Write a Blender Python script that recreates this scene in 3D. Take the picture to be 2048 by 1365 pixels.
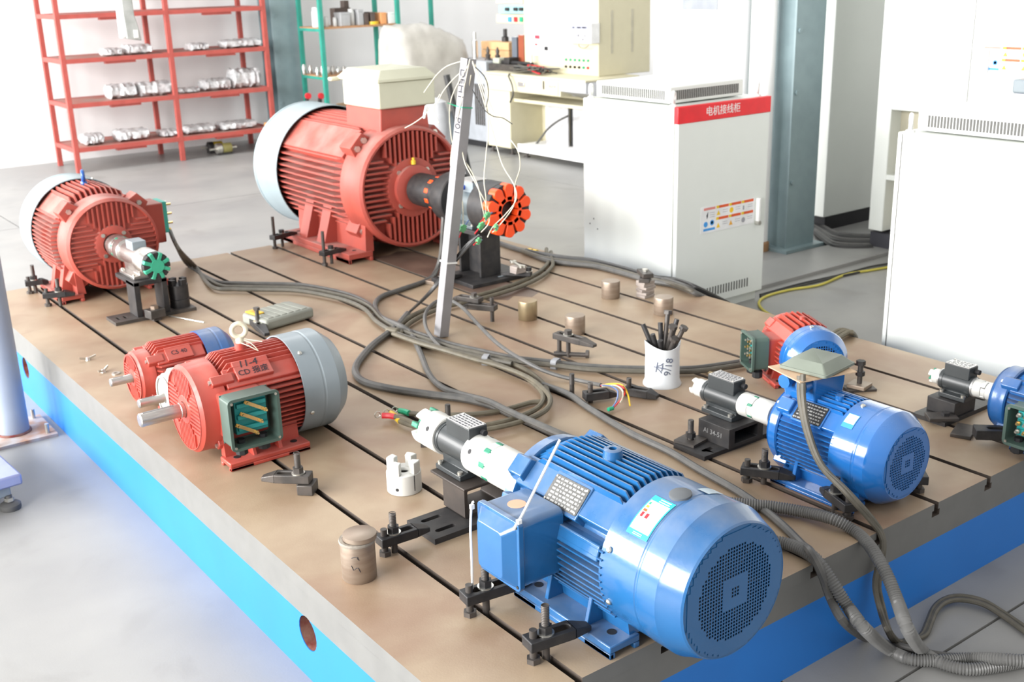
import bpy, math, random
from mathutils import Matrix, Vector
R = math.radians
random.seed(7)
scene = bpy.context.scene
col = scene.collection
for o in list(bpy.data.objects):
    bpy.data.objects.remove(o, do_unlink=True)

# ------------------------------------------------------------------ camera
TZ = 0.289                      # height of the test bed's top above the floor
F_PX = 2247.957
CAM = Vector((-1.00327, -1.51199, 1.37923 + TZ))
def cam_axes(yaw, pitch, roll):
    fw = Vector((math.cos(yaw)*math.cos(pitch), math.sin(yaw)*math.cos(pitch), -math.sin(pitch)))
    r = fw.cross(Vector((0, 0, 1))).normalized(); u = r.cross(fw)
    c, s = math.cos(roll), math.sin(roll)
    return c*r + s*u, -s*r + c*u, fw
AX_R, AX_U, AX_F = cam_axes(R(53.62978), R(18.22618), R(-1.60960))
cd = bpy.data.cameras.new('camera'); cam = bpy.data.objects.new('camera', cd); col.objects.link(cam)
cd.sensor_fit = 'HORIZONTAL'; cd.sensor_width = 36.0; cd.lens = F_PX/2048*36.0
cd.clip_start = 0.05; cd.clip_end = 200
M = Matrix((AX_R, AX_U, -AX_F)).transposed().to_4x4(); M.translation = CAM
cam.matrix_world = M
cd.dof.use_dof = True; cd.dof.focus_distance = 2.5; cd.dof.aperture_fstop = 7.0
scene.camera = cam

# ------------------------------------------------------------------ light
scene.view_settings.view_transform = 'Standard'
scene.view_settings.look = 'None'
scene.view_settings.gamma = 1.0
scene.view_settings.use_curve_mapping = False
scene.view_settings.exposure = 0.45
w = bpy.data.worlds.new('world'); scene.world = w; w.use_nodes = True
bg = w.node_tree.nodes['Background']; bg.inputs[0].default_value = (1.0, 0.985, 0.965, 1); bg.inputs[1].default_value = 0.70
def area(name, loc, rot, sx, sy, energy, color):
    l = bpy.data.lights.new(name, 'AREA'); l.shape = 'RECTANGLE'; l.size = sx; l.size_y = sy
    l.energy = energy; l.color = color
    o = bpy.data.objects.new(name, l); o.location = loc; o.rotation_euler = rot; col.objects.link(o); return o
# tall workshop windows in the long side on the left (-X)
for i, y in enumerate((-0.5, 2.7, 5.9, 9.0)):
    area('window_light', (-6.0, y, 2.55), (0, R(-90), 0), 3.3, 2.5, (500, 560, 620, 620)[i], (1.0, 0.985, 0.97))
# unseen fill lamp added to brighten the floor and wall at the back
area('back_fill', (2.0, 8.2, 6.2), (0, 0, 0), 8.0, 3.0, 260, (0.98, 0.99, 1.0))

# ------------------------------------------------------------------ pixel -> place (only to read positions off the photo's planes)
def ray(x, y):
    return AX_R*((x-1024)/F_PX) - AX_U*((y-682.5)/F_PX) + AX_F
def onz(x, y, z=TZ):
    d = ray(x, y); return CAM + d*((z-CAM.z)/d.z)
def onx(x, y, X):
    d = ray(x, y); return CAM + d*((X-CAM.x)/d.x)
def ony(x, y, Y):
    d = ray(x, y); return CAM + d*((Y-CAM.y)/d.y)

# ------------------------------------------------------------------ materials
MATS = {}
def mat(name, c1, rough=.5, metal=0., c2=None, scale=12., detail=4., bump=0., bscale=60., coat=0., dust=None, dust_amt=.6,
        trans=0., ior=1.45, emit=None, stretch=None, alpha=1., lo=.35, hi=.65, stain=None):
    if name in MATS: return MATS[name]
    m = bpy.data.materials.new(name); m.use_nodes = True; nt = m.node_tree; N = nt.nodes; L = nt.links
    b = N['Principled BSDF']
    b.inputs['Base Color'].default_value = (*c1, 1); b.inputs['Roughness'].default_value = rough
    b.inputs['Metallic'].default_value = metal; b.inputs['Coat Weight'].default_value = coat
    b.inputs['Coat Roughness'].default_value = .08
    if trans: b.inputs['Transmission Weight'].default_value = trans; b.inputs['IOR'].default_value = ior
    if alpha < 1: b.inputs['Alpha'].default_value = alpha
    tc = N.new('ShaderNodeTexCoord'); vec = tc.outputs['Object']
    if stretch:
        mp = N.new('ShaderNodeMapping'); mp.inputs['Scale'].default_value = stretch; L.new(vec, mp.inputs['Vector']); vec = mp.outputs['Vector']
    if c2 is None: c2 = tuple(v*.86 for v in c1)
    nz = N.new('ShaderNodeTexNoise'); nz.inputs['Scale'].default_value = scale; nz.inputs['Detail'].default_value = detail
    L.new(vec, nz.inputs['Vector'])
    rp = N.new('ShaderNodeMapRange'); rp.inputs['From Min'].default_value = lo; rp.inputs['From Max'].default_value = hi
    L.new(nz.outputs['Fac'], rp.inputs['Value'])
    mx = N.new('ShaderNodeMix'); mx.data_type = 'RGBA'
    mx.inputs[6].default_value = (*c1, 1); mx.inputs[7].default_value = (*c2, 1)
    L.new(rp.outputs['Result'], mx.inputs[0]); out = mx.outputs[2]
    if stain:
        sc_, sl, sh, sa, scol = stain
        n4 = N.new('ShaderNodeTexNoise'); n4.inputs['Scale'].default_value = sc_; n4.inputs['Detail'].default_value = 7; n4.inputs['Distortion'].default_value = .6; L.new(tc.outputs['Object'], n4.inputs['Vector'])
        r4 = N.new('ShaderNodeMapRange'); r4.inputs['From Min'].default_value = sl; r4.inputs['From Max'].default_value = sh; r4.inputs['To Max'].default_value = sa; L.new(n4.outputs['Fac'], r4.inputs['Value'])
        m4_ = N.new('ShaderNodeMix'); m4_.data_type = 'RGBA'; L.new(r4.outputs['Result'], m4_.inputs[0]); L.new(out, m4_.inputs[6]); m4_.inputs[7].default_value = (*scol, 1); out = m4_.outputs[2]
    if dust:
        ge = N.new('ShaderNodeNewGeometry'); sx = N.new('ShaderNodeSeparateXYZ'); L.new(ge.outputs['Normal'], sx.inputs[0])
        d1 = N.new('ShaderNodeMapRange'); d1.inputs['From Min'].default_value = .35; d1.inputs['From Max'].default_value = .95
        L.new(sx.outputs['Z'], d1.inputs['Value'])
        n2 = N.new('ShaderNodeTexNoise'); n2.inputs['Scale'].default_value = 9; n2.inputs['Detail'].default_value = 6; L.new(tc.outputs['Object'], n2.inputs['Vector'])
        d2 = N.new('ShaderNodeMapRange'); d2.inputs['From Min'].default_value = .3; d2.inputs['From Max'].default_value = .7; L.new(n2.outputs['Fac'], d2.inputs['Value'])
        mu = N.new('ShaderNodeMath'); mu.operation = 'MULTIPLY'; L.new(d1.outputs['Result'], mu.inputs[0]); L.new(d2.outputs['Result'], mu.inputs[1])
        mu2 = N.new('ShaderNodeMath'); mu2.operation = 'MULTIPLY'; L.new(mu.outputs[0], mu2.inputs[0]); mu2.inputs[1].default_value = dust_amt
        m2 = N.new('ShaderNodeMix'); m2.data_type = 'RGBA'; L.new(mu2.outputs[0], m2.inputs[0]); L.new(out, m2.inputs[6]); m2.inputs[7].default_value = (*dust, 1)
        out = m2.outputs[2]
        rr = N.new('ShaderNodeMapRange'); rr.inputs['To Min'].default_value = rough; rr.inputs['To Max'].default_value = .8; L.new(mu2.outputs[0], rr.inputs['Value']); L.new(rr.outputs['Result'], b.inputs['Roughness'])
    L.new(out, b.inputs['Base Color'])
    if bump:
        n3 = N.new('ShaderNodeTexNoise'); n3.inputs['Scale'].default_value = bscale; n3.inputs['Detail'].default_value = 3; L.new(vec, n3.inputs['Vector'])
        bp = N.new('ShaderNodeBump'); bp.inputs['Strength'].default_value = bump; bp.inputs['Distance'].default_value = .002
        L.new(n3.outputs['Fac'], bp.inputs['Height']); L.new(bp.outputs['Normal'], b.inputs['Normal'])
    if emit:
        b.inputs['Emission Color'].default_value = (*emit[:3], 1); b.inputs['Emission Strength'].default_value = emit[3]
    MATS[name] = m; return m

BLUE = mat('blue_motor_paint', (.013, .094, .25), .24, c2=(.015, .102, .265), coat=.4, bump=.12, bscale=90, dust=(.22, .25, .29), dust_amt=.55)
BLUE2 = mat('bright_blue_motor_paint', (.012, .115, .37), .18, c2=(.014, .122, .385), coat=.6, bump=.08, bscale=90, dust=(.2, .25, .32), dust_amt=.35)
BLUED = mat('dusty_blue_motor_paint', (.013, .085, .26), .32, c2=(.015, .093, .28), coat=.2, bump=.15, bscale=120, dust=(.2, .22, .26), dust_amt=.8)
RED = mat('red_motor_paint', (.44, .060, .040), .42, c2=(.39, .052, .036), coat=.12, bump=.12, bscale=90, dust=(.40, .28, .25), dust_amt=.4)
REDD = mat('dusty_red_motor_paint', (.37, .062, .042), .52, c2=(.31, .055, .040), bump=.15, bscale=80, dust=(.36, .26, .23), dust_amt=.75)
GREYC = mat('grey_cowl_paint', (.235, .275, .30), .4, c2=(.22, .26, .285), coat=.1)
GREYL = mat('pale_grey_cowl_paint', (.26, .32, .34), .45, c2=(.245, .30, .32))
BEIGE = mat('beige_box_paint', (.52, .52, .40), .5, c2=(.5, .5, .385))
BLACKM = mat('black_oxide_steel', (.026, .026, .028), .5, .35, c2=(.045, .042, .041), scale=25, bump=.2)
DARKST = mat('dark_machined_steel', (.055, .051, .048), .5, .4, c2=(.09, .078, .07), scale=20, bump=.2)
STEEL = mat('bare_steel', (.55, .53, .50), .3, .9, c2=(.45, .43, .41), scale=30, stretch=(1, 1, 8))
STEELB = mat('brown_tinted_steel', (.33, .27, .215), .42, .6, c2=(.26, .20, .155), scale=10, stretch=(1, 1, 6))
ZINC = mat('zinc_bolt', (.6, .59, .54), .3, .85)
WHITEP = mat('white_coupling_anodised', (.56, .56, .53), .4, .1, c2=(.52, .52, .49))
GREEN = mat('green_spider_rubber', (.02, .20, .115), .5)
ORANGE = mat('orange_spider_rubber', (.95, .085, .012), .4)
SENSG = mat('charcoal_sensor_enamel', (.026, .030, .032), .4, coat=.05, c2=(.031, .036, .038))
ALU = mat('aluminium_plate', (.6, .6, .6), .35, .8, c2=(.5, .5, .5), scale=80)
PLATE = mat('etched_nameplate', (.07, .07, .068), .45, .3, c2=(.11, .11, .105), scale=90, detail=2)
INK = mat('black_ink', (.02, .02, .03), .6)
DARK = mat('dark_interior', (.012, .012, .014), .7)
TOPM = mat('iron_bed_top', (.335, .255, .172), .46, .08, c2=(.275, .195, .128), scale=5.5, detail=8, bump=.1, bscale=200, stain=(2.6, .52, .66, .45, (.20, .105, .065)))
SLOTM = mat('recess_shade', (.06, .045, .035), .7)  # dark tint standing in for shade inside the bed's slots; also under floor joints
GREYP = mat('grey_bed_paint', (.155, .155, .148), .5, c2=(.14, .14, .134))
BLUEP = mat('bright_blue_bed_paint', (.013, .165, .55), .5, c2=(.013, .155, .52), scale=5)
RUST = mat('rust_red_primer', (.16, .02, .017), .85, c2=(.22, .12, .09), scale=30, bump=.8, bscale=40)
CONC = mat('workshop_concrete', (.285, .283, .272), .40, c2=(.225, .225, .222), scale=1.6, detail=9, bump=.1, bscale=150, stain=(3.1, .58, .75, .5, (.17, .165, .155)))
WALLM = mat('white_wall_paint', (.80, .80, .80), .7, c2=(.77, .77, .77), scale=2)
CABW = mat('white_cabinet_enamel', (.70, .725, .69), .35, c2=(.69, .715, .68), bump=.05, bscale=300)
CABS = mat('grey_grating_enamel', (.42, .44, .40), .45)  # plain grey of the floor grating's bars
COLM = mat('blue_grey_column_paint', (.23, .31, .33), .4, c2=(.21, .285, .305))
REDR = mat('red_rack_paint', (.40, .075, .06), .5)
GRNR = mat('green_rack_paint', (.03, .30, .23), .5)
WOOD = mat('shelf_plywood', (.45, .25, .13), .6, c2=(.36, .19, .09), scale=6, stretch=(8, 1, 1))
CREAM = mat('cream_enamel', (.60, .56, .40), .45, c2=(.58, .54, .385))
WRAP = mat('crumpled_clear_film', (.72, .74, .75), .16, c2=(.42, .43, .44), scale=22, detail=5, bump=.9, bscale=26)
FILM = mat('dusty_plastic_sheet', (.44, .425, .39), .4, c2=(.37, .355, .325), scale=7, bump=.3, bscale=18)
CABLE = mat('olive_grey_cable', (.075, .070, .054), .55, c2=(.10, .09, .07), scale=40)
CABLEO = mat('khaki_cable', (.125, .11, .075), .58, c2=(.095, .083, .058), scale=35)
CABLEG = mat('grey_cable', (.072, .072, .070), .5, c2=(.10, .097, .09), scale=30)
CABLEB = mat('black_cable', (.03, .03, .03), .45)
COND = mat('grey_corrugated_conduit', (.13, .13, .126), .42, c2=(.155, .155, .15))
IVORY = mat('ivory_wire', (.62, .58, .46), .5)
YEL = mat('yellow_sleeve', (.80, .52, .03), .45)
REDW = mat('red_sleeve', (.60, .02, .03), .4)
GRNW = mat('green_sleeve', (.02, .36, .19), .4)
BLUW = mat('blue_wire', (.10, .17, .36), .45)
WHT = mat('white_nylon', (.80, .80, .78), .45)
GRNBOX = mat('green_grey_box_paint', (.065, .105, .088), .4, c2=(.06, .097, .082))
TEAL = mat('teal_terminal_board', (.02, .30, .30), .45)
BRASS = mat('brass', (.75, .55, .25), .25, .9)
CARD = mat('brown_cardboard', (.52, .37, .24), .7)
POLE = mat('pale_blue_column_paint', (.27, .31, .38), .45, c2=(.255, .295, .365))
POTM = mat('milky_plastic', (.66, .69, .71), .35, c2=(.60, .63, .65), scale=8)
CASEM = mat('grey_plastic_case', (.24, .25, .215), .55)
REDB = mat('red_band', (.78, .012, .02), .35)
STKW = mat('sticker_white', (.80, .80, .80), .4)
STKC = mat('sticker_cyan', (.02, .50, .66), .4)
STKO = mat('sticker_orange', (.72, .10, .02), .4)
STKY = mat('sticker_yellow', (.85, .55, .02), .4)
STKB = mat('sticker_blue', (.05, .30, .70), .4)
STKG = mat('sticker_print_grey', (.35, .35, .38), .5)
GLASS = mat('window_grey_glass', (.28, .30, .33), .15)

# ------------------------------------------------------------------ mesh helpers
class MB:
    def __init__(s): s.v = []; s.f = []; s.mi = []; s.cur = 0; s.M = Matrix.Identity(4)
    def at(s, loc=(0, 0, 0), rz=0, rx=0, ry=0):
        s.M = Matrix.Translation(loc) @ Matrix.Rotation(rz, 4, 'Z') @ Matrix.Rotation(ry, 4, 'Y') @ Matrix.Rotation(rx, 4, 'X'); return s
    def add(s, vs, fs):
        n = len(s.v); s.v += [tuple(s.M @ Vector(p)) for p in vs]
        s.f += [tuple(i+n for i in f) for f in fs]; s.mi += [s.cur]*len(fs); return s
    def box(s, x0, x1, y0, y1, z0, z1):
        return s.add([(x0, y0, z0), (x1, y0, z0), (x1, y1, z0), (x0, y1, z0), (x0, y0, z1), (x1, y0, z1), (x1, y1, z1), (x0, y1, z1)],
                     [(0, 3, 2, 1), (4, 5, 6, 7), (0, 1, 5, 4), (1, 2, 6, 5), (2, 3, 7, 6), (3, 0, 4, 7)])
    def cbox(s, c, d):
        return s.box(c[0]-d[0]/2, c[0]+d[0]/2, c[1]-d[1]/2, c[1]+d[1]/2, c[2]-d[2]/2, c[2]+d[2]/2)
    def prism(s, poly, a, b, axis='z'):
        n = len(poly)
        def P(u, v, t): return (u, v, t) if axis == 'z' else ((t, u, v) if axis == 'x' else (u, t, v))
        vs = [P(u, v, a) for u, v in poly] + [P(u, v, b) for u, v in poly]
        fs = [tuple(range(n))[::-1], tuple(range(n, 2*n))] + [(i, (i+1) % n, n+(i+1) % n, n+i) for i in range(n)]
        if axis == 'y': fs = [f[::-1] for f in fs]
        return s.add(vs, fs)
    def lathe(s, prof, n=32, axis='z', c=(0, 0, 0), cap0=True, cap1=True):
        """prof = [(radius, height along axis)]"""
        vs = []
        for r, h in prof:
            for i in range(n):
                a = 2*math.pi*i/n; u, v = r*math.cos(a), r*math.sin(a)
                vs.append((c[0]+u, c[1]+v, c[2]+h) if axis == 'z' else ((c[0]+h, c[1]+u, c[2]+v) if axis == 'x' else (c[0]+v, c[1]+h, c[2]+u)))
        m = len(prof); fs = []
        for k in range(m-1):
            for i in range(n):
                j = (i+1) % n; fs.append((k*n+i, k*n+j, (k+1)*n+j, (k+1)*n+i))
        if cap0: fs.append(tuple(range(n))[::-1])
        if cap1: fs.append(tuple(range((m-1)*n, m*n)))
        return s.add(vs, fs)
    def cyl(s, p0, p1, r0, r1=None, n=16, caps=True):
        p0, p1 = Vector(p0), Vector(p1); r1 = r0 if r1 is None else r1
        d = (p1-p0).normalized(); a = d.orthogonal().normalized(); b = d.cross(a)
        if abs(d.z) > .999: a = Vector((1, 0, 0)); b = d.cross(a)
        vs = [tuple(p + (a*math.cos(2*math.pi*i/n)+b*math.sin(2*math.pi*i/n))*r) for p, r in ((p0, r0), (p1, r1)) for i in range(n)]
        fs = [(i, (i+1) % n, n+(i+1) % n, n+i) for i in range(n)]
        if caps: fs += [tuple(range(n))[::-1], tuple(range(n, 2*n))]
        return s.add(vs, fs)
    def tube(s, pts, r, n=8, closed=False, rf=None):
        pts = [Vector(p) for p in pts]; m = len(pts); vs = []; up = None
        for i, p in enumerate(pts):
            if closed: t = (pts[(i+1) % m]-pts[i-1]).normalized()
            else: t = (pts[min(i+1, m-1)]-pts[max(i-1, 0)]).normalized()
            if up is None: up = t.orthogonal().normalized()
            up = (up - t*up.dot(t)).normalized(); b = t.cross(up); rr = r if rf is None else r*rf(i)
            vs += [tuple(p+(up*math.cos(2*math.pi*k/n)+b*math.sin(2*math.pi*k/n))*rr) for k in range(n)]
        fs = []
        for i in range(m if closed else m-1):
            j = (i+1) % m
            for k in range(n): l = (k+1) % n; fs.append((i*n+k, i*n+l, j*n+l, j*n+k))
        if not closed: fs += [tuple(range(n))[::-1], tuple(range((m-1)*n, m*n))]
        return s.add(vs, fs)
    def torus(s, c, R1, r, axis='y', n=24, k=8, a0=0, a1=2*math.pi):
        full = abs(a1-a0) > 6.2; pts = []
        for i in range(n if full else n+1):
            a = a0+(a1-a0)*i/n; u, v = R1*math.cos(a), R1*math.sin(a)
            pts.append((c[0]+u, c[1], c[2]+v) if axis == 'y' else ((c[0], c[1]+u, c[2]+v) if axis == 'x' else (c[0]+u, c[1]+v, c[2])))
        return s.tube(pts, r, k, closed=full)
    def hexa(s, c, r, h, axis='z', rot=0):
        p = [(r*math.cos(R(60*i)+rot), r*math.sin(R(60*i)+rot)) for i in range(6)]
        o = s.M.copy(); s.M = s.M @ Matrix.Translation(c); s.prism(p, 0, h, axis); s.M = o; return s
    def plate(s, outer, inner, z0, z1, axis='z'):
        """flat plate with one hole; both outlines star-shaped about the hole's middle"""
        cx = sum(p[0] for p in inner)/len(inner); cy = sum(p[1] for p in inner)/len(inner)
        angs = sorted({round(math.atan2(p[1]-cy, p[0]-cx), 5) for p in outer+inner})
        def hit(poly, a):
            dx, dy = math.cos(a), math.sin(a); best = None
            for i in range(len(poly)):
                ax, ay = poly[i][0]-cx, poly[i][1]-cy; bx, by = poly[(i+1) % len(poly)][0]-cx, poly[(i+1) % len(poly)][1]-cy
                den = dx*(by-ay)-dy*(bx-ax)
                if abs(den) < 1e-12: continue
                t = (ax*(by-ay)-ay*(bx-ax))/den; u = (ax*dy-ay*dx)/den
                if t > 0 and -1e-4 <= u <= 1.0001 and (best is None or t > best): best = t
            return (cx+dx*(best or 0), cy+dy*(best or 0))
        o = [hit(outer, a) for a in angs]; q = [hit(inner, a) for a in angs]; n = len(angs)
        def P(p, t): return (p[0], p[1], t) if axis == 'z' else ((t, p[0], p[1]) if axis == 'x' else (p[0], t, p[1]))
        vs = [P(p, z1) for p in o]+[P(p, z1) for p in q]+[P(p, z0) for p in o]+[P(p, z0) for p in q]; fs = []
        for i in range(n):
            j = (i+1) % n
            fs += [(i, j, n+j, n+i), (2*n+j, 2*n+i, 3*n+i, 3*n+j), (2*n+i, 2*n+j, j, i), (n+i, n+j, 3*n+j, 3*n+i)]
        if axis == 'y': fs = [f[::-1] for f in fs]
        return s.add(vs, fs)
def rrect(w, h, r, n=3):
    p = []
    for cx, cy, a in ((w/2-r, h/2-r, 0), (-w/2+r, h/2-r, 90), (-w/2+r, -h/2+r, 180), (w/2-r, -h/2+r, 270)):
        for i in range(n+1): t = R(a+90*i/n); p.append((cx+r*math.cos(t), cy+r*math.sin(t)))
    return p
def stadium(cx, cy, L, r, n=6, ang=0):
    p = []
    for sgn in (1, -1):
        for i in range(n+1):
            t = R(-90+180*i/n)+(0 if sgn > 0 else math.pi)
            p.append((sgn*L/2+r*math.cos(t), r*math.sin(t)))
    c, s_ = math.cos(ang), math.sin(ang)
    return [(cx+x*c-y*s_, cy+x*s_+y*c) for x, y in p]
def circ(cx, cy, r, n=16): return [(cx+r*math.cos(2*math.pi*i/n), cy+r*math.sin(2*math.pi*i/n)) for i in range(n)]
def spline(pts, step=.02, closed=False):
    P = [Vector(p) for p in pts]; out = []; n = len(P)
    for i in range(n-1):
        a, b, c, d = P[max(i-1, 0)], P[i], P[i+1], P[min(i+2, n-1)]
        k = max(2, int((c-b).length/step))
        for j in range(k):
            t = j/k
            out.append(.5*((2*b)+(c-a)*t+(2*a-5*b+4*c-d)*t*t+(3*b-a-3*c+d)*t**3))
    out.append(P[-1]); return out

def even(P, step):
    out = [P[0].copy()]; acc = 0
    for i in range(len(P)-1):
        a, b = P[i], P[i+1]; L = (b-a).length; d = step-acc
        while d <= L: out.append(a+(b-a)*(d/L)); d += step
        acc = L-(d-step)
    return out

def to_mesh(name, mb, mats, angle=38):
    me = bpy.data.meshes.new(name); me.from_pydata(mb.v, [], mb.f)
    ms = mats if isinstance(mats, (list, tuple)) else [mats]
    for m in ms: me.materials.append(m)
    if len(ms) > 1: me.polygons.foreach_set('material_index', mb.mi)
    me.polygons.foreach_set('use_smooth', [True]*len(me.polygons))
    me.update(); me.set_sharp_from_angle(angle=R(angle)); return me
def link(name, me, parent=None, loc=None, rz=None):
    o = bpy.data.objects.new(name, me); col.objects.link(o)
    if parent: o.parent = parent
    if loc is not None: o.location = loc
    if rz is not None: o.rotation_euler = (0, 0, rz)
    return o
def obj(name, mb, m, parent=None, bevel=0, loc=None, rz=None, seg=2):
    o = link(name, to_mesh(name, mb, m), parent, loc, rz)
    if bevel:
        b = o.modifiers.new('bevel', 'BEVEL'); b.width = bevel; b.segments = seg; b.limit_method = 'ANGLE'; b.angle_limit = R(40)
    return o
def tag(o, label, cat, group=None):
    o['label'] = label; o['category'] = cat
    if group: o['group'] = group
    return o
def thing(name, label, cat, loc=(0, 0, 0), rz=0, group=None):
    o = bpy.data.objects.new(name, None); col.objects.link(o); o.location = loc; o.rotation_euler = (0, 0, rz); o.empty_display_size = .05
    return tag(o, label, cat, group)
def struct(o): o['kind'] = 'structure'; return o
def text_mesh(body, size, m, extrude=.0006, align='CENTER', shear=0):
    cu = bpy.data.curves.new('lettering', 'FONT'); cu.body = body; cu.size = size; cu.extrude = extrude; cu.align_x = align; cu.align_y = 'CENTER'; cu.resolution_u = 3; cu.shear = shear
    o = bpy.data.objects.new('lettering', cu); col.objects.link(o)
    dg = bpy.context.evaluated_depsgraph_get(); me = bpy.data.meshes.new_from_object(o.evaluated_get(dg))
    bpy.data.objects.remove(o, do_unlink=True); bpy.data.curves.remove(cu)
    me.materials.clear(); me.materials.append(m); return me
def put_text(body, size, m, parent, mw, name='lettering', **k):
    o = bpy.data.objects.new(name, text_mesh(body, size, m, **k)); col.objects.link(o)
    if parent: o.parent = parent
    o.matrix_local = mw; return o
def frame_m(o, x, y):       # matrix with local X -> x, local Y -> y, origin o
    x = Vector(x).normalized(); y = Vector(y); z = x.cross(y).normalized(); y = z.cross(x)
    m = Matrix((x, y, z)).transposed().to_4x4(); m.translation = Vector(o); return m

# ================================================================== the setting
# floor slabs with sawn joints (first joint line read from the photograph right of the bed)
ja, jb = onz(2048, 1203, 0), onz(1797, 1365, 0)
jy = (ja.y+jb.y)/2
fb = MB().box(-9, 9, -7, 14, -.06, -.012)
fo = struct(obj('floor', fb, SLOTM)); fo['label'] = 'pale grey concrete workshop floor with sawn joints'
ys = [-7, jy-3, jy, jy+3.6, jy+7.2, 14]; xs = [-9, -3.2, .9, 4.8, 9]
for i in range(5):
    for j in range(4):
        obj('slab', MB().box(xs[j]+.004, xs[j+1]-.004, ys[i]+.004, ys[i+1]-.004, -.012, 0), CONC, fo)
wb = MB(); YW = 10.06
# back wall with a band of windows above the racks
wz0, wz1 = 1.62, 2.9
wins = [(3.05, 3.95), (4.75, 5.85), (6.05, 7.1)]
x = -4.0
for a, b in wins:
    wb.box(x, a, YW, YW+.2, 0, 4.2); wb.box(a, b, YW, YW+.2, 0, wz0); wb.box(a, b, YW, YW+.2, wz1, 4.2); x = b
wb.box(x, 9, YW, YW+.2, 0, 4.2)
wall = struct(obj('wall_back', wb, WALLM)); wall['label'] = 'white painted back wall behind the red shelving'
for i, (a, b) in enumerate(wins):
    t = bpy.data.objects.new('window_%d' % (i+1), None); col.objects.link(t); t.location = (a, YW, wz0); struct(t)
    m = MB(); W_, H_ = b-a, wz1-wz0
    for r_ in ((0, .05, 0, H_), (W_-.05, W_, 0, H_), (W_/2-.03, W_/2+.03, 0, H_), (0, W_, 0, .05), (0, W_, H_-.05, H_)):
        m.box(r_[0], r_[1], .03, .09, r_[2], r_[3])
    obj('window_frame', m, mat('window_frame_alu', (.6, .6, .55), .5), t)
    obj('pane', MB().box(.05, W_/2-.03, .055, .062, .05, H_-.05), mat('bright_window_glass', (.75, .80, .85), .1, trans=.7), t)
    obj('pane', MB().box(W_/2+.03, W_-.05, .055, .062, .05, H_-.05), MATS['bright_window_glass'], t)
    obj('window_sill', MB().box(-.05, W_+.05, -.06, .1, -.04, .0), mat('sill_stone', (.5, .5, .46), .6), t)
struct(obj('wall_right', MB().box(8.6, 8.8, -3, 10.06, 0, 4.2), WALLM))

# ---------------- steel columns
def h_column(label, x, y, w_, d, rz=0, h=4.2, pipe=None):
    t = bpy.data.objects.new('steel_column', None); col.objects.link(t); t.location = (x, y, 0); t.rotation_euler = (0, 0, rz); struct(t); t['label'] = label
    obj('flange', MB().box(-w_/2, w_/2, -d/2, -d/2+.012, 0, h), COLM, t)
    obj('flange', MB().box(-w_/2, w_/2, d/2-.012, d/2, 0, h), COLM, t)
    obj('web', MB().box(-.005, .005, -d/2+.012, d/2-.012, 0, h), COLM, t)
    obj('base_plate', MB().box(-w_/2-.05, w_/2+.05, -d/2-.05, d/2+.05, 0, .02), COLM, t)
    for z in (.42, .95, 1.3): obj('bolt', MB().hexa((-w_/2+.03, -d/2-.012, z), .014, .012, 'y'), COLM, t)
    return t
h_column('blue-grey steel column between the red and green racks', 4.33, 9.62, .34, .30)
# right column: closed face towards the light, flange to the camera
c2 = h_column('blue-grey steel column right of the white wiring cabinet', 4.42, 2.96, .26, .22)
obj('web_plate', MB().box(-.115, -.105, -.098, .098, 0, 4.2), COLM, c2)
pp = bpy.data.objects.new('rain_pipe', None); col.objects.link(pp); pp.location = (4.21, 2.99, 0); struct(pp); pp['label'] = 'white round downpipe beside the blue-grey column'
obj('pipe', MB().lathe([(.052, 0), (.052, 4.2)], 20, 'z'), WALLM, pp)
obj('pipe_shoe', MB().lathe([(.062, 0), (.062, .05), (.053, .06)], 20, 'z'), mat('rusty_shoe', (.35, .2, .1), .8), pp)
pp2 = bpy.data.objects.new('rain_pipe', None); col.objects.link(pp2); pp2.location = (4.25, 3.22, 0); struct(pp2); pp2['label'] = 'second white downpipe behind the first'
obj('pipe', MB().lathe([(.05, 0), (.05, 4.2)], 20, 'z'), WALLM, pp2)

# ================================================================== the slotted bed
LX, LY = 2.503, 4.062
SL = [.2553+.2493*i for i in range(9)]
bed = thing('slotted_test_bed', 'large brown slotted iron test bed with grey rim and bright blue sides', 'test bed', (0, 0, 0))
SW, TWd = .019, .034
edges = [0]+SL+[LX]
for i in range(10):
    x0 = edges[i]+(SW/2 if i else 0); x1 = edges[i+1]-(SW/2 if i < 9 else 0)
    a0 = edges[i]+(TWd/2 if i else 0); a1 = edges[i+1]-(TWd/2 if i < 9 else 0)
    m = MB(); z0, z1, z2 = TZ-.038, TZ-.020, TZ
    pr = [(a0, z0), (a1, z0), (a1, z1), (x1, z1), (x1, z2), (x0, z2), (x0, z1), (a0, z1)]
    vs = [(u, 0, v) for u, v in pr]+[(u, LY, v) for u, v in pr]; n = 8
    fs = [tuple(range(n)), tuple(range(n, 2*n))[::-1]]; mi = [1, 1]
    for k in range(n):
        j = (k+1) % n; fs.append((k, n+k, n+j, j)); mi.append(0 if k == 4 else 2)
    if i == 0: mi[2+7] = mi[2+5] = mi[2+6] = 1
    if i == 9: mi[2+1] = mi[2+3] = mi[2+2] = 1
    m.add(vs, fs); m.mi = mi
    obj('bed_strip', m, [TOPM, GREYP, SLOTM], bed)
BZ = TZ-.108
gm_ = MB().box(0, LX, 0, LY, BZ, TZ-.0378); gm_.mi = [0, 1, 0, 0, 0, 0]  # top face dark too: shade painted on the slot bottoms
obj('grey_rim', gm_, [GREYP, SLOTM], bed)
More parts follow.
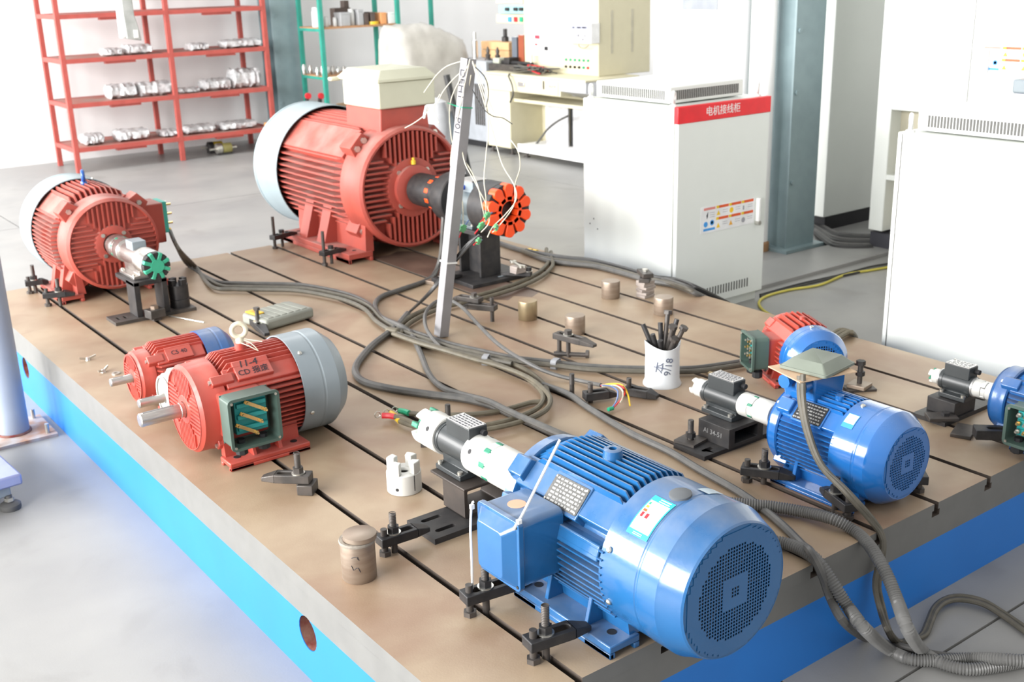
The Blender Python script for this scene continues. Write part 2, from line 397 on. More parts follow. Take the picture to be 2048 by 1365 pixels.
# blue box below: left side plate with round cored holes
hl = [onx(615, 1262, 0), onx(52, 740, 0)]
hy = [hl[0].y, (hl[0].y+hl[1].y)/2, hl[1].y]
bs = MB(); hr = .046; hz_ = (hl[0].z+hl[1].z)/2
cuts = [0.012]+[v for y in (hl[0].y, hl[1].y) for v in (y-.09, y+.09)]+[LY-.012]
for i in range(len(cuts)-1):
    if i % 2 == 0: bs.box(.0, .03, cuts[i], cuts[i+1], 0, BZ)
    else:
        yc = (cuts[i]+cuts[i+1])/2
        bs.plate([(cuts[i], 0), (cuts[i+1], 0), (cuts[i+1], BZ), (cuts[i], BZ)], circ(yc, hz_, hr, 20), 0, .03, 'x')
obj('blue_side', bs, BLUEP, bed)
obj('blue_side', MB().box(0, LX, 0, .012, 0, BZ), BLUEP, bed)
obj('blue_side', MB().box(0, LX, LY-.012, LY, 0, BZ), BLUEP, bed)
obj('blue_side', MB().box(LX-.03, LX, .012, LY-.012, 0, BZ), BLUEP, bed)
for q in hl:
    obj('cored_hole', MB().lathe([(hr+.001, .0302), (hr+.004, .034), (hr-.006, .05), (.001, .056)][::-1], 20, 'x', (0, q.y, hz_), cap0=False, cap1=False), RUST, bed)
    obj('hole_lining', MB().lathe([(hr-.0012, .0015), (hr-.001, .034)], 24, 'x', (0, q.y, hz_), False, False), RUST, bed)
# oil-dark patch on one strip beside the largest motor
xo0, xo1 = SL[6]+SW/2+.001, SL[7]-SW/2-.001
random.seed(4)
po_ = [(xo0, 2.40), (xo0+.05, 2.33), (xo0+.11, 2.37), (xo0+.16, 2.30), (xo1, 2.34), (xo1, 3.40), (xo1-.06, 3.46), (xo1-.13, 3.42), (xo0, 3.44)]
obj('oil_stain', MB().prism(po_, TZ, TZ+.0004), mat('oily_dark_iron', (.085, .055, .042), .38, c2=(.15, .10, .075), scale=6, detail=7), bed)

# ================================================================== motors
def fin_mesh(y0, y1, r0, r1, th, ch0, ch1, vertical, pos, H, sgn):
    """one cooling fin: outline in (y, radial), thickness across"""
    poly = [(y0, r0), (y1, r0), (y1, r0+(r1-r0)*.35), (y1-ch1, r1), (y0+ch0, r1), (y0, r0+(r1-r0)*.35)]
    m = MB()
    vs = []
    for t in (-th/2, th/2):
        for k, (y, r) in enumerate(poly):
            tt = t*(1.0 if r < r1-1e-6 else .7)
            vs.append((pos+tt, y, H+sgn*r) if vertical else (sgn*r, y, H+pos+tt))
    n = 6
    fs = [tuple(range(n)), tuple(range(n, 2*n))[::-1]]+[(i, n+i, n+(i+1) % n, (i+1) % n) for i in range(n)]
    if (sgn > 0) != vertical: fs = [f[::-1] for f in fs]
    return m.add(vs, fs)

def grille(rf, rg, pitch, y, hole=.72, hub=(.13, .30)):
    """square-perforated end disc in the XZ plane at y (facing -Y)"""
    m = MB(); n = int(rf/pitch)+1; h = pitch*hole/2
    for i in range(-n, n+1):
        for j in range(-n, n+1):
            x, z = i*pitch, j*pitch
            if math.hypot(abs(x)+pitch/2, abs(z)+pitch/2) > rf: continue
            d = math.hypot(x, z)/rg
            lobes = d < 1 and (abs(abs(i)-0) > 0 or True)
            hol = (hub[1]*1.5 < d < 1.0 and not (min(abs(x), abs(z)) < pitch*.6 and d > .93)) or max(abs(x), abs(z))/rg < hub[0]
            if max(abs(x), abs(z))/rg < hub[1] and not max(abs(x), abs(z))/rg < hub[0]: hol = False
            elif max(abs(x), abs(z))/rg >= hub[1] and d < 1: hol = True
            a, b, c_, d_ = x-pitch/2, x+pitch/2, z-pitch/2, z+pitch/2
            if not hol: m.add([(a, y, c_), (b, y, c_), (b, y, d_), (a, y, d_)], [(0, 1, 2, 3)])
            else:
                t = .0016
                m.add([(a, y, c_), (b, y, c_), (b, y, d_), (a, y, d_), (x-h, y, z-h), (x+h, y, z-h), (x+h, y, z+h), (x-h, y, z+h),
                       (x-h, y+t, z-h), (x+h, y+t, z-h), (x+h, y+t, z+h), (x-h, y+t, z+h)],
                      [(0, 1, 5, 4), (1, 2, 6, 5), (2, 3, 7, 6), (3, 0, 4, 7), (4, 5, 9, 8), (5, 6, 10, 9), (6, 7, 11, 10), (7, 4, 8, 11)])
    return m

def motor(name, label, loc, rz, d, group=None):
    t = thing(name, label, 'motor', loc, rz, group)
    H, rc, Rf, bm, cm = d['H'], d['rc'], d['Rf'], d['mat'], d['cowl_mat']
    f0, f1 = d['f0'], d['f1']; th, sp = d['th'], d['sp']
    # frame core with corner pads
    m = MB().lathe([(rc, f0), (rc, f1)], 40, 'y', (0, 0, H))
    fr = obj('frame', m, bm, t)
    for ax in d.get('pads', (45, 135)):
        pm = MB().at((0, 0, H), 0, 0, R(90-ax))
        pw = d.get('padw', .62)*rc
        pm.prism([(-pw/2, rc*.86), (pw/2, rc*.86), (pw/2*.86, d.get('padr', Rf*.93)), (-pw/2*.86, d.get('padr', Rf*.93))], f0+.012, f1-.005, 'y')
        obj('corner_pad', pm, bm, fr, bevel=.003)
    # fins
    nt = d.get('nt', 11)
    for i in range(nt):
        x = (i-(nt-1)/2)*sp
        for sgn in ((1, -1) if d.get('bottom', True) else (1,)):
            r1 = math.sqrt(max(Rf*Rf-x*x, 1e-6)); r0 = math.sqrt(max(rc*rc-x*x, 1e-6))-.01
            if sgn < 0: r1 = min(r1, d.get('rbot', H-.012))
            if r1-r0 < .012: continue
            obj('fin', fin_mesh(f0, f1, r0, r1, th, d.get('ch0', .002), d.get('ch1', .03), True, x, H, sgn), bm, t)
    ns = d.get('ns', 12); sps = d.get('sps', sp)
    for i in range(ns):
        z = d.get('zs0', 0)+(i-(ns-1)/2)*sps
        for sgn in (-1, 1):
            r1 = math.sqrt(max(Rf*Rf-z*z, 1e-6)); r0 = math.sqrt(max(rc*rc-z*z, 1e-6))-.01
            if r1-r0 < .008: continue
            obj('fin', fin_mesh(f0, f1, r0, r1, th, .002, d.get('ch1s', .012), False, z, H, sgn), bm, t)
    # drive-end shield
    s0, s1, rs = f1, d['de'], d['rs']
    prof = [(rs*.98, s0), (rs*1.02, s0+.004), (rs*1.02, s0+(s1-s0)*.35), (rs, s0+(s1-s0)*.4), (rs, s1-.012), (rs-.012, s1), (rs*.93, s1)]
    rin = rs*.93; dish = d.get('dish', .012); rh = d.get('rhub', rs*.36)
    prof += [(rin-.004, s1-dish), (rh+.004, s1-dish), (rh, s1-.002), (rh*.96, s1), (d['rsh']*1.2, s1), (d['rsh']*1.1, s1-.012)]
    es = obj('end_shield', MB().lathe(prof, 48, 'y', (0, 0, H)), d.get('shield_mat', bm), t)
    rb = d.get('ribs', 6); rsp = d.get('ribsp', (rs*.62)/max(rb, 1)*1.0); rth = d.get('ribth', .006)
    for i in range(rb):
        u = (i-(rb-1)/2)*rsp
        ro = math.sqrt(max((rin-.003)**2-u*u, 0)); ri = math.sqrt(max(rh*rh-u*u, 0)) if abs(u) < rh else 0
        ri = max(ri, abs(u)*1.12, rh*.55)
        if ro-ri < .012: continue
        for vert in (True, False):
            for sg in (1, -1):
                rm = MB()
                if vert: rm.box(u-rth/2, u+rth/2, s1-dish-.002, s1-.001, min(H+sg*ri, H+sg*ro), max(H+sg*ri, H+sg*ro))
                else: rm.box(min(sg*ri, sg*ro), max(sg*ri, sg*ro), s1-dish-.002, s1-.001, H+u-rth/2, H+u+rth/2)
                obj('rib', rm, d.get('shield_mat', bm), es)
    for ax in d.get('ears', (45, 135, 225, 315)):
        em = MB().at((0, 0, H), 0, 0, R(90-ax))
        ew = rs*d.get('ew', .26)
        em.prism([(-ew, rs*.8), (ew, rs*.8), (ew*.62, rs+d.get('earr', .028)), (-ew*.62, rs+d.get('earr', .028))], s0-.03, s0+(s1-s0)*.42, 'y')
        obj('bolt_lug', em, d.get('shield_mat', bm), es, bevel=.003)
        rbt = rs+d.get('earr', .028)*.35; a = R(ax)
        for k in range(d.get('nb', 1)):
            aa = a+(k-(d.get('nb', 1)-1)/2)*.17
            obj('bolt', MB().hexa((rbt*math.cos(aa), s0+(s1-s0)*.42, H+rbt*math.sin(aa)), d.get('br', .009), d.get('br', .009)*.9, 'y'), ZINC, es)
    for k in range(4):
        a = R(45+90*k)
        obj('bolt', MB().hexa((rh*.78*math.cos(a), s1, H+rh*.78*math.sin(a)), d.get('br', .009)*.8, .007, 'y'), ZINC, es) if d.get('hubbolts') else None
    # shaft with keyway
    if d.get('shaft'):
        r = d['rsh']; y1 = s1+d['shaft']
        sh = obj('shaft', MB().lathe([(r*1.08, s1-.012), (r*1.08, s1+.012), (r, s1+.014), (r, y1-.003), (r-.003, y1)], 28, 'y', (0, 0, H)), STEEL, t)
        obj('keyway', MB().box(-r*.22, r*.22, s1+.03, y1-.012, H+r*.9, H+r*1.004), mat('key_groove', (.2, .2, .2), .5, .6), sh)
    # fan cowl
    c0, c1, cf, cr, crf = d['c0'], d['c1'], d['cf'], d['cr'], d['crf']
    gr = d.get('groove', c0+(c1-c0)*.6)
    pr = [(cr-.004, c1), (cr-.004, c0), (cr, c0), (cr, gr), (cr*.992, gr-.0025), (cr*.992, gr-.006), (cr*1.004, gr-.010), (cr*1.004, c1+.006), (cr*.985, c1)]
    if crf < cr:
        pr += [(crf+(cr-crf)*.22, cf+.006), (crf+.002, cf+.0015), (crf, cf+.002)]
    fc = obj('fan_cowl', MB().lathe(pr, 64, 'y', (0, 0, H), False, not d.get('grille')), cm, t); fc.data.set_sharp_from_angle(angle=R(16))
    if d.get('grille'):
        rg, pitch = d['grille']
        g = MB().at((0, 0, H)); gm = grille(crf, rg, pitch, cf); g.M = Matrix.Identity(4)
        g.v = [(x, y, z+H) for x, y, z in gm.v]; g.f = gm.f; g.mi = gm.mi
        gr_ = obj('grille', g, cm, fc)
        obj('face_ring', MB().lathe([(crf, cf+.0022), (crf-pitch*2.2, cf+.0006)], 64, 'y', (0, 0, H), False, False), cm, fc)
        obj('fan', MB().lathe([(rc*.25, cf+.02), (rc*.3, cf+.06), (crf*.5, cf+.07)], 24, 'y', (0, 0, H)), mat('fan_plastic', (.10, .10, .11), .5), t)
        fm = MB()
        for k in range(7):
            fm.at((0, 0, H), 0, 0, 2*math.pi*k/7); fm.box(-.003, .003, cf+.03, cf+.08, rc*.2, crf*.88)
        obj('fan_blade', fm, MATS['fan_plastic'], t)
        obj('cowl_shade_disc', MB().lathe([(crf*.98, cf+.10), (.01, cf+.10)], 32, 'y', (0, 0, H), False, False), DARK, t)  # black disc added so the inside of the cowl reads dark
    for a in d.get('cowl_screws', (150, 30)):
        obj('cowl_screw', MB().at((0, 0, H), 0, 0, R(90-a)).lathe([(.007, 0), (.007, .003), (.004, .006)], 10, 'z', (0, c0-.022, cr)), ZINC, fc)
    # feet
    A2, fw, fy0, fy1, ft = d['A2'], d['fw'], d['fy0'], d['fy1'], d['ft']
    for sg in (-1, 1):
        fm = MB()
        xo, xi = sg*A2, sg*(A2-fw)
        # inverted channel pad
        pads = [(fy0, fy0+fw*1.0), (fy1-fw*1.0, fy1)]
        fm.box(min(xo, xi), max(xo, xi), fy0, fy1, ft*.45, ft)
        for a, b in pads:
            fm.box(min(xo, xo-sg*.016), max(xo, xo-sg*.016), a, b, 0, ft*.45); fm.box(min(xi, xi+sg*.016), max(xi, xi+sg*.016), a, b, 0, ft*.45)
        if not d.get('pads_only'): fm.box(min(xo, xo-sg*.012), max(xo, xo-sg*.012), fy0, fy1, 0, ft*.45)
        ft_ = obj('foot', fm, bm, t, bevel=.003)
        for a, b in pads:
            obj('bolt_hole', MB().lathe([(.011, 0), (.011, .001)], 14, 'z', ((xo+xi)/2, (a+b)/2, ft)), DARK, ft_)
        # webs from foot up to the frame
        zz = H-math.sqrt(max(rc*rc-(A2-fw*.9)**2, 0)) if rc > A2-fw*.9 else H-rc*.35
        xb = sg*min(rc*.93, A2-fw*.6)
        obj('foot_web', MB().prism([(xi+sg*fw*.25, ft*.9), (xi-sg*.012, ft*.9), (sg*rc*.80, H-rc*.58), (sg*rc*.94, H-rc*.42)][::sg], fy0+.01, fy1-.01, 'y'), bm, ft_)
        for y in d.get('ribs_y', (fy0+fw*1.1, fy1-fw*1.25)):
            obj('foot_rib', MB().prism([(xo-sg*fw*.2, ft*.9), (xi, ft*.9), (sg*rc*.8, H-rc*.5), (sg*rc*.98, H-rc*.22)][::sg], y, y+d.get('ribw', .012), 'y'), bm, ft_, bevel=.002)
    return t

def open_box(t, d, x, yc, zc, w_, h_, dep, board='bars', m=GRNBOX, glands=True):
    """open terminal box on the local -X side: flange rim, inside, terminal board"""
    b = MB(); th = .004
    pts = rrect(w_, h_, .012)
    b.at((0, yc, zc)); b.plate(rrect(w_, h_, .014), rrect(w_-.018, h_-.018, .010), x, x+.008, 'x')
    b.plate(rrect(w_-.01, h_-.01, .012), rrect(w_-.018, h_-.018, .010), x+.008, x+dep, 'x')
    b.box(x+dep-.004, x+dep, -w_/2+.006, w_/2-.006, -h_/2+.006, h_/2-.006)
    bx = obj('terminal_box', b, m, t)
    for sy in (-1, 1):
        for sz in (-1, 1):
            obj('screw', MB().lathe([(.004, 0), (.004, .003)], 8, 'x', (x-.003, yc+sy*(w_/2-.012), zc+sz*(h_/2-.012))), ZINC, bx)
    bw = w_*.62
    tb = MB().at((0, yc-w_*.02, zc+h_*.06))
    tb.box(x+dep*.5, x+dep-.004, -bw/2, bw/2, -h_*.34, h_*.34)
    for k in range(-1, 2): tb.box(x+dep*.36, x+dep*.5, -bw/2+.004, bw/2-.004, k*h_*.22-.007, k*h_*.22+.007)
    tbo = obj('terminal_board', tb, TEAL, bx, bevel=.002)
    for k in range(-1, 2):
        if board == 'bars':
            s = MB().at((x+dep*.30, yc+k*w_*.17*.6+ (.004), zc-k*h_*.20+.006), 0, R(32), 0)
            s.box(-.002, .002, -h_*.24, h_*.24, -.005, .005)
            o = obj('brass_link', s, BRASS, bx)
            for e in (-1, 1):
                s2 = MB().at((x+dep*.30, yc+k*w_*.17*.6+.004, zc-k*h_*.20+.006), 0, R(32), 0)
                s2.lathe([(.006, -.006), (.006, -.002), (.0035, -.001), (.0035, -.016)][::-1], 10, 'x', (0, e*h_*.2, 0))
                obj('terminal_stud', s2, BRASS, bx)
        else:
            for e in (-1, 0, 1):
                obj('terminal_stud', MB().lathe([(.004, dep*.05), (.004, dep*.2), (.007, dep*.2), (.007, dep*.32), (.004, dep*.32), (.004, dep*.5)], 8, 'x', (x, yc+e*bw*.3, zc+h_*.06+k*h_*.2)), BRASS if (e+k) % 2 else ZINC, bx)
    if glands:
        for e in (-1, 1):
            obj('cable_gland', MB().lathe([(.012, -h_/2+.02), (.012, -h_/2-.004), (.019, -h_/2-.004), (.019, -h_/2-.024), (.014, -h_/2-.028)], 8, 'z', (x+dep*.55, yc+e*w_*.22, zc)), DARK if True else m, bx)
    return bx

def nameplate(t, o, ux, uy, w_, h_, lines=6, m=PLATE, ink=mat('etched_print', (.34, .34, .33), .4, .4)):
    mm = frame_m(o, ux, uy)
    p = link('nameplate', to_mesh('nameplate', MB().prism(rrect(w_, h_, .004), 0, .0015), m), t); p.matrix_local = mm
    tm = MB()
    random.seed(int(w_*1e5))
    for k in range(lines):
        y = h_*(.40-.8*k/(lines-1)); x = -w_*.42
        while x < w_*.42:
            l = random.uniform(.004, .012)*w_/.1
            tm.box(x, min(x+l, w_*.44), y-h_*.035, y+h_*.035, .0015, .0019); x += l+.003*w_/.1
    q = link('print', to_mesh('print', tm, ink), p)
    for sx in (-1, 1):
        for sy in (-1, 1):
            link('rivet', to_mesh('rivet', MB().lathe([(.003, .0015), (.003, .003)], 8, 'z', (sx*(w_/2-.005), sy*(h_/2-.005), 0)), ZINC), p)
    return p

def lift_eye(t, z, y, m, r=.02, th=.007, stem=.018, turn=0):
    e = MB().at((0, y, z), turn)
    e.lathe([(th*1.7, 0), (th*1.7, stem*.6), (th*1.1, stem)], 14, 'z')
    e.torus((0, 0, stem+r), r, th, 'y', 24, 10)
    return obj('lifting_eye', e, m, t)

# ---------------- big blue motor in front
D1 = dict(H=.18, rc=.135, Rf=.172, mat=BLUE, cowl_mat=BLUE, f0=.045, f1=.385, th=.0055, sp=.0165, nt=12, ns=11, sps=.0165, zs0=-.03, ch1=.05, ch0=.03, ch1s=.01,
          de=.432, rs=.148, rhub=.06, dish=.01, ribs=0, rsh=.024, earr=.03, shaft=0, c0=.056, c1=-.118, cf=-.17, cr=.168, crf=.144, groove=-.05, grille=(.106, .0078),
          A2=.178, fw=.085, fy0=.008, fy1=.345, ft=.032, bottom=False, cowl_screws=(158, 22, 200))
X1 = .526
m1 = motor('electric_motor', 'big glossy blue motor at the front with perforated fan cowl and closed terminal box', (X1, 0, TZ), 0, D1)
H1 = .18
obj('eye_boss', MB().lathe([(.026, .150), (.021, .188), (.017, .19), (.009, .19), (.009, .178)], 20, 'z', (0, .20, H1)), BLUE, m1)
obj('cowl_plug', MB().at((0, 0, H1), 0, 0, R(-6)).lathe([(.024, .164), (.024, .172), (.021, .1735)], 20, 'z', (0, -.028, 0)), mat('grey_rubber_plug', (.10, .11, .12), .6), m1)
# closed terminal box on the left side
bxl = onx(945, 1003, X1-.285)
def P1(x, y): q = onx(x, y, X1-.285); return q.y, q.z-TZ
cs = [P1(947, 1003), P1(1036, 1056), P1(1027, 1189), P1(951, 1136)]
byc = sum(c[0] for c in cs)/4; bzc = sum(c[1] for c in cs)/4; bw = (cs[0][0]+cs[3][0]-cs[1][0]-cs[2][0])/2; bh = (cs[0][1]+cs[1][1]-cs[2][1]-cs[3][1])/2
tb = MB().at((0, byc, bzc)); tb.prism(rrect(bw*.96, bh*.94, .016), -.262, -.15, 'x')
tbo = obj('terminal_box', tb, BLUE, m1, bevel=.003)
tb = MB().at((0, byc, bzc)); tb.prism(rrect(bw*.78, bh*.8, .016), -.17, -.11, 'x'); obj('box_neck', tb, BLUE, tbo, bevel=.003)
ld = MB().at((0, byc, bzc)); ld.prism(rrect(bw, bh, .012), -.275, -.262, 'x')
a, b = rrect(bw*.90, bh*.90, .012), rrect(bw*.58, bh*.66, .010)
n = len(a); ld.add([(-.275, p[0], p[1]) for p in a]+[(-.299, p[0], p[1]) for p in b], [(i, (i+1) % n, n+(i+1) % n, n+i) for i in range(n)][::1]+[tuple(range(n, 2*n))])
ld.f[-(n+1):] = [f[::-1] for f in ld.f[-(n+1):]]
lid = obj('box_lid', ld, BLUE, tbo, bevel=.002)
for sy, sz in ((-1, 1), (1, -1), (-1, -1)):
    obj('screw_hole', MB().lathe([(.004, -.2755), (.004, -.2765)], 10, 'x', (0, byc+sy*(bw/2-.009), bzc+sz*(bh/2-.012))), DARK, lid)
# round orange warning sticker on top of the box
obj('warning_sticker', MB().lathe([(.021, 0), (.021, .0006)], 20, 'z', (-.215, byc+.01, bzc+bh*.47)), mat('sticker_faded_orange', (.72, .38, .25), .5), tbo)
# pad with nameplate on the upper left
nd = Vector((-math.cos(R(42)), 0, math.sin(R(42))))
obj('plate_pad', MB().at((0, 0, H1), 0, 0, R(-48)).box(-.042, .042, .155, .275, .12, .163), BLUE, m1, bevel=.003)
nameplate(m1, nd*.1635+Vector((0, .215, H1)), (0, -1, 0), (math.sin(R(42)), 0, math.cos(R(42))), .112, .066, 7)
# side ledge above the terminal box
obj('side_rail', MB().at((0, 0, H1), 0, 0, R(-75)).box(-.018, .018, .06, .40, .13, .172), BLUE, m1, bevel=.003)
# energy label wrapped on the cowl
def cowl_patch(a0, a1, y0, y1, r, n=8):
    m = MB(); vs = []; fs = []
    for i in range(n+1):
        a = R(a0+(a1-a0)*i/n)
        vs += [(r*math.cos(a), y0, r*math.sin(a)), (r*math.cos(a), y1, r*math.sin(a))]
    for i in range(n): fs.append((2*i, 2*i+1, 2*i+3, 2*i+2))
    m.add(vs, fs); return m
def patch(name, t, H, a0, a1, y0, y1, r, m):
    p = cowl_patch(a0, a1, y0, y1, r); p.v = [(x, y, z+H) for x, y, z in p.v]; return obj(name, p, m, t)
lb = patch('energy_label', m1, H1, 107, 141, -.048, .012, .1695, STKC)
patch('label_paper', lb, H1, 112, 137, -.045, .009, .1699, STKW)
for i, (y, c_) in enumerate(((.001, GRNW), (-.0015, YEL), (-.004, STKO))):
    patch('rating_bar', lb, H1, 114+i*3.2, 116+i*3.2, y, .006, .1702, c_)
patch('rating_mark', lb, H1, 123, 127, -.017, -.009, .1702, REDW); patch('rating_mark', lb, H1, 123, 127, -.003, .004, .1702, REDW)
for i in range(4): patch('print_line', lb, H1, 129.5+i*1.9, 130+i*1.9, -.04+.004*i, .004, .1702, STKG)
for i in range(2): patch('print_line', lb, H1, 108.3+i*2, 109.2+i*2, -.04, -.01, .1702, STKW); patch('print_line', lb, H1, 138.4+i*1.2, 138.8+i*1.2, -.03, -.005, .1702, STKW)
patch('oval_sticker', m1, H1, 64, 80, -.062, -.03, .1698, mat('sticker_silver_blue', (.45, .55, .62), .3))

# ---------------- second blue motor
D2 = dict(H=.132, rc=.103, Rf=.128, mat=BLUE2, cowl_mat=BLUE2, f0=.18, f1=.375, th=.0045, sp=.0145, nt=10, ns=11, sps=.013, zs0=-.012, ch1=.03, ch0=.02,
          de=.415, rs=.118, rhub=.05, dish=.006, ribs=0, rsh=.019, earr=.014, shaft=0, c0=.19, c1=.075, cf=.035, cr=.128, crf=.097, groove=.12, grille=(.074, .0072),
          A2=.135, fw=.06, fy0=.10, fy1=.375, ft=.022, bottom=False, br=.006, cowl_screws=(100,))
X2 = 1.405; H2 = .132
m2 = motor('electric_motor', 'mid-sized blue motor with a grey-green lidded terminal box on its top', (X2, 0, TZ), 0, D2)
nd = Vector((-math.cos(R(45)), 0, math.sin(R(45))))
obj('plate_pad', MB().at((0, 0, H2), 0, 0, R(-45)).box(-.034, .034, .235, .335, .09, .124), BLUE2, m2, bevel=.002)
nameplate(m2, nd*.1245+Vector((0, .285, H2)), (0, -1, 0), (math.sin(R(45)), 0, math.cos(R(45))), .092, .058, 6, mat('black_nameplate', (.03, .03, .032), .35, .3))
lb = patch('energy_label', m2, H2, 118, 138, .145, .18, .1294, STKB); patch('label_paper', lb, H2, 119, 132, .147, .178, .1298, STKW)
obj('eye_plug', MB().lathe([(.014, .10), (.012, .135)], 14, 'z', (-.02, .245, H2)), BLUE2, m2)
# terminal box on top: neck, box, cardboard gasket, lid, glands
bz = H2+.128
nk = obj('terminal_box', MB().at((0, .345, 0)).prism([(-.055, H2+.09), (.055, H2+.09), (.066, bz+.012), (.066, bz+.05), (-.066, bz+.05), (-.066, bz+.012)], -.052, .058, 'y'), BLUE2, m2, bevel=.006)
for dx in (-.03, .03):
    obj('cable_gland', MB().lathe([(.020, 0), (.020, .014), (.016, .016), (.016, .03), (.009, .03), (.009, .012)], 10, 'x', (-.066-.03, .345+dx, bz+.028)), BLUE2, nk)
mm = MB().at((-.01, .345, bz+.052), R(-14)).box(-.10, .088, -.075, .07, 0, .003); obj('cardboard_gasket', mm, CARD, nk)
ld = MB().at((.005, .345, bz+.058), R(8))
a, b = rrect(.158, .146, .008), rrect(.105, .092, .004); n = len(a)
ld.prism(a, 0, .008)
ld.add([(p[0]*.95, p[1]*.95, .008) for p in a]+[(p[0], p[1], .030) for p in b], [(i, (i+1) % n, n+(i+1) % n, n+i) for i in range(n)]+[tuple(range(n, 2*n))])
obj('box_lid', ld, mat('grey_green_lid_paint', (.175, .20, .165), .45), nk, bevel=.0015)

# ---------------- red motor with grey cowl, lid off, on the left (shaft to the left)
D3 = dict(H=.16, rc=.118, Rf=.150, mat=RED, cowl_mat=GREYC, f0=-.405, f1=-.155, th=.0055, sp=.0165, nt=11, ns=12, sps=.0155, zs0=-.02, ch1=.03, ch0=.01,
          de=-.062, rs=.135, rhub=.045, dish=.007, ribs=10, ribsp=.0125, ribth=.0065, rsh=.021, earr=.014, ew=.17, shaft=.135, c0=-.385, c1=-.51, cf=-.552, cr=.158, crf=.118, groove=-.45,
          A2=.178, fw=.075, fy0=-.378, fy1=-.118, ft=.026, bottom=False, br=.007, cowl_screws=(128, 200))
Y3 = 1.598
m3 = motor('electric_motor', 'red motor with smooth grey fan cowl and open green terminal box showing brass links', (0, Y3, TZ), R(90), D3)
H3 = .16
obj('eye_seat', MB().lathe([(.02, .13), (.017, .168)], 16, 'z', (0, -.26, H3)), RED, m3)
lift_eye(m3, H3+.166, -.26, mat('ivory_painted_steel', (.68, .63, .48), .45), .021, .0075, .02, R(70))
obj('tie_string', MB().tube(spline([(-.02, -.255, H3+.172), (-.045, -.27, H3+.165), (-.06, -.29, H3+.15), (-.03, -.28, H3+.17), (.0, -.262, H3+.18), (-.05, -.31, H3+.172)], .01), .0016, 6), IVORY, m3)
nd = Vector((-math.cos(R(52)), 0, math.sin(R(52))))
obj('plate_pad', MB().at((0, 0, H3), 0, 0, R(-38)).box(-.036, .03, -.31, -.195, .11, .150), RED, m3, bevel=.003)
pm = frame_m(nd*.1508+Vector((0, -.25, H3)), (0, -1, 0), (math.sin(R(52)), 0, math.cos(R(52))))
put_text('11-4', .034, INK, m3, pm @ Matrix.Translation((-.008, .014, 0)), extrude=.0004, shear=.2)
put_text('CD 报废', .026, INK, m3, pm @ Matrix.Translation((0, -.016, 0)), extrude=.0004)
def P3(x, y): q = ony(x, y, Y3-.235); return -q.x, q.z-TZ
cs = [P3(452, 795), P3(558, 782), P3(566, 883), P3(468, 909)]
byc = sum(c[0] for c in cs)/4; bzc = sum(c[1] for c in cs)/4
open_box(m3, D3, -.235, byc, bzc, .160, .160, .075)
obj('box_seat', MB().at((0, byc, bzc)).prism(rrect(.135, .135, .01), -.165, -.09, 'x'), RED, m3, bevel=.003)

# ---------------- smaller red motor with blue cowl behind it, and a third one with a white end shield between
D3b = dict(H=.112, rc=.085, Rf=.108, mat=RED, cowl_mat=BLUED, f0=-.325, f1=-.14, th=.005, sp=.0155, nt=8, ns=9, sps=.014, zs0=-.01, ch1=.02,
           de=-.08, rs=.088, rhub=.03, dish=.005, ribs=8, ribsp=.010, ribth=.005, rsh=.014, earr=.016, shaft=.075, c0=-.315, c1=-.40, cf=-.425, cr=.112, crf=.085, groove=-.36,
           A2=.118, fw=.05, fy0=-.30, fy1=-.13, ft=.018, bottom=False, br=.006, cowl_screws=())
m3b = motor('electric_motor', 'small red motor with dark blue cowl behind the grey-cowled red motor', (0, 2.12, TZ), R(90), D3b)
H3b = .112
obj('plate_pad', MB().at((0, 0, H3b), 0, 0, R(-42)).box(-.026, .026, -.27, -.18, .07, .106), RED, m3b, bevel=.002)
mm = frame_m(Vector((-math.cos(R(48))*.1065, -.225, H3b+math.sin(R(48))*.1065)), (0, -1, 0), (math.sin(R(48)), 0, math.cos(R(48))))
put_text('C5 40', .022, INK, m3b, mm, extrude=.0004)
open_box(m3b, D3b, -.175, -.235, H3b+.01, .11, .10, .05, 'studs', glands=False)
D3c = dict(D3b); D3c.update(mat=RED, shield_mat=WHITEP, f0=-.34, f1=-.16, de=-.095, ribs=0, c0=-.33, c1=-.40, cf=-.42, A2=.083, fw=.035, cr=.085, crf=.07, Rf=.095, rc=.075, rs=.078, fy0=-.31, fy1=-.15, shaft=.085)
motor('electric_motor', 'small motor with a white end shield mostly hidden behind the grey-cowled red motor', (0, 1.862, TZ), R(90), D3c)

# ---------------- dusty red motor far left (shaft towards the camera)
D4 = dict(H=.252, rc=.188, Rf=.236, mat=REDD, cowl_mat=GREYL, f0=-4.10, f1=-3.70, th=.008, sp=.0235, nt=11, ns=15, sps=.019, zs0=-.01, ch1=.05, ch0=.01,
          de=-3.56, rs=.209, rhub=.085, dish=.014, ribs=10, ribsp=.022, ribth=.007, rsh=.042, earr=.045, shaft=.05, c0=-4.02, c1=-4.22, cf=-4.25, cr=.243, crf=.2, groove=-4.19,
          A2=.248, fw=.10, fy0=-3.98, fy1=-3.62, ft=.035, br=.012, cowl_screws=(110,), padr=.222, ribw=.045, hubbolts=True, rbot=.235)
X4 = .515; H4 = .252
m4 = motor('electric_motor', 'dusty red motor with pale cowl at the far left corner of the bed', (X4, 0, TZ), R(180), D4)
lift_eye(m4, H4+.228, -3.90, mat('blue_painted_steel', (.02, .09, .35), .35), .022, .009, .02, R(75))
obj('terminal_base', MB().box(-.29, -.15, -3.86, -3.70, H4-.06, H4+.13), REDD, m4, bevel=.006)
tbo = obj('terminal_board', MB().box(-.315, -.29, -3.84, -3.72, H4-.02, H4+.13), mat('bright_teal_board', (.05, .42, .34), .45), m4, bevel=.003)
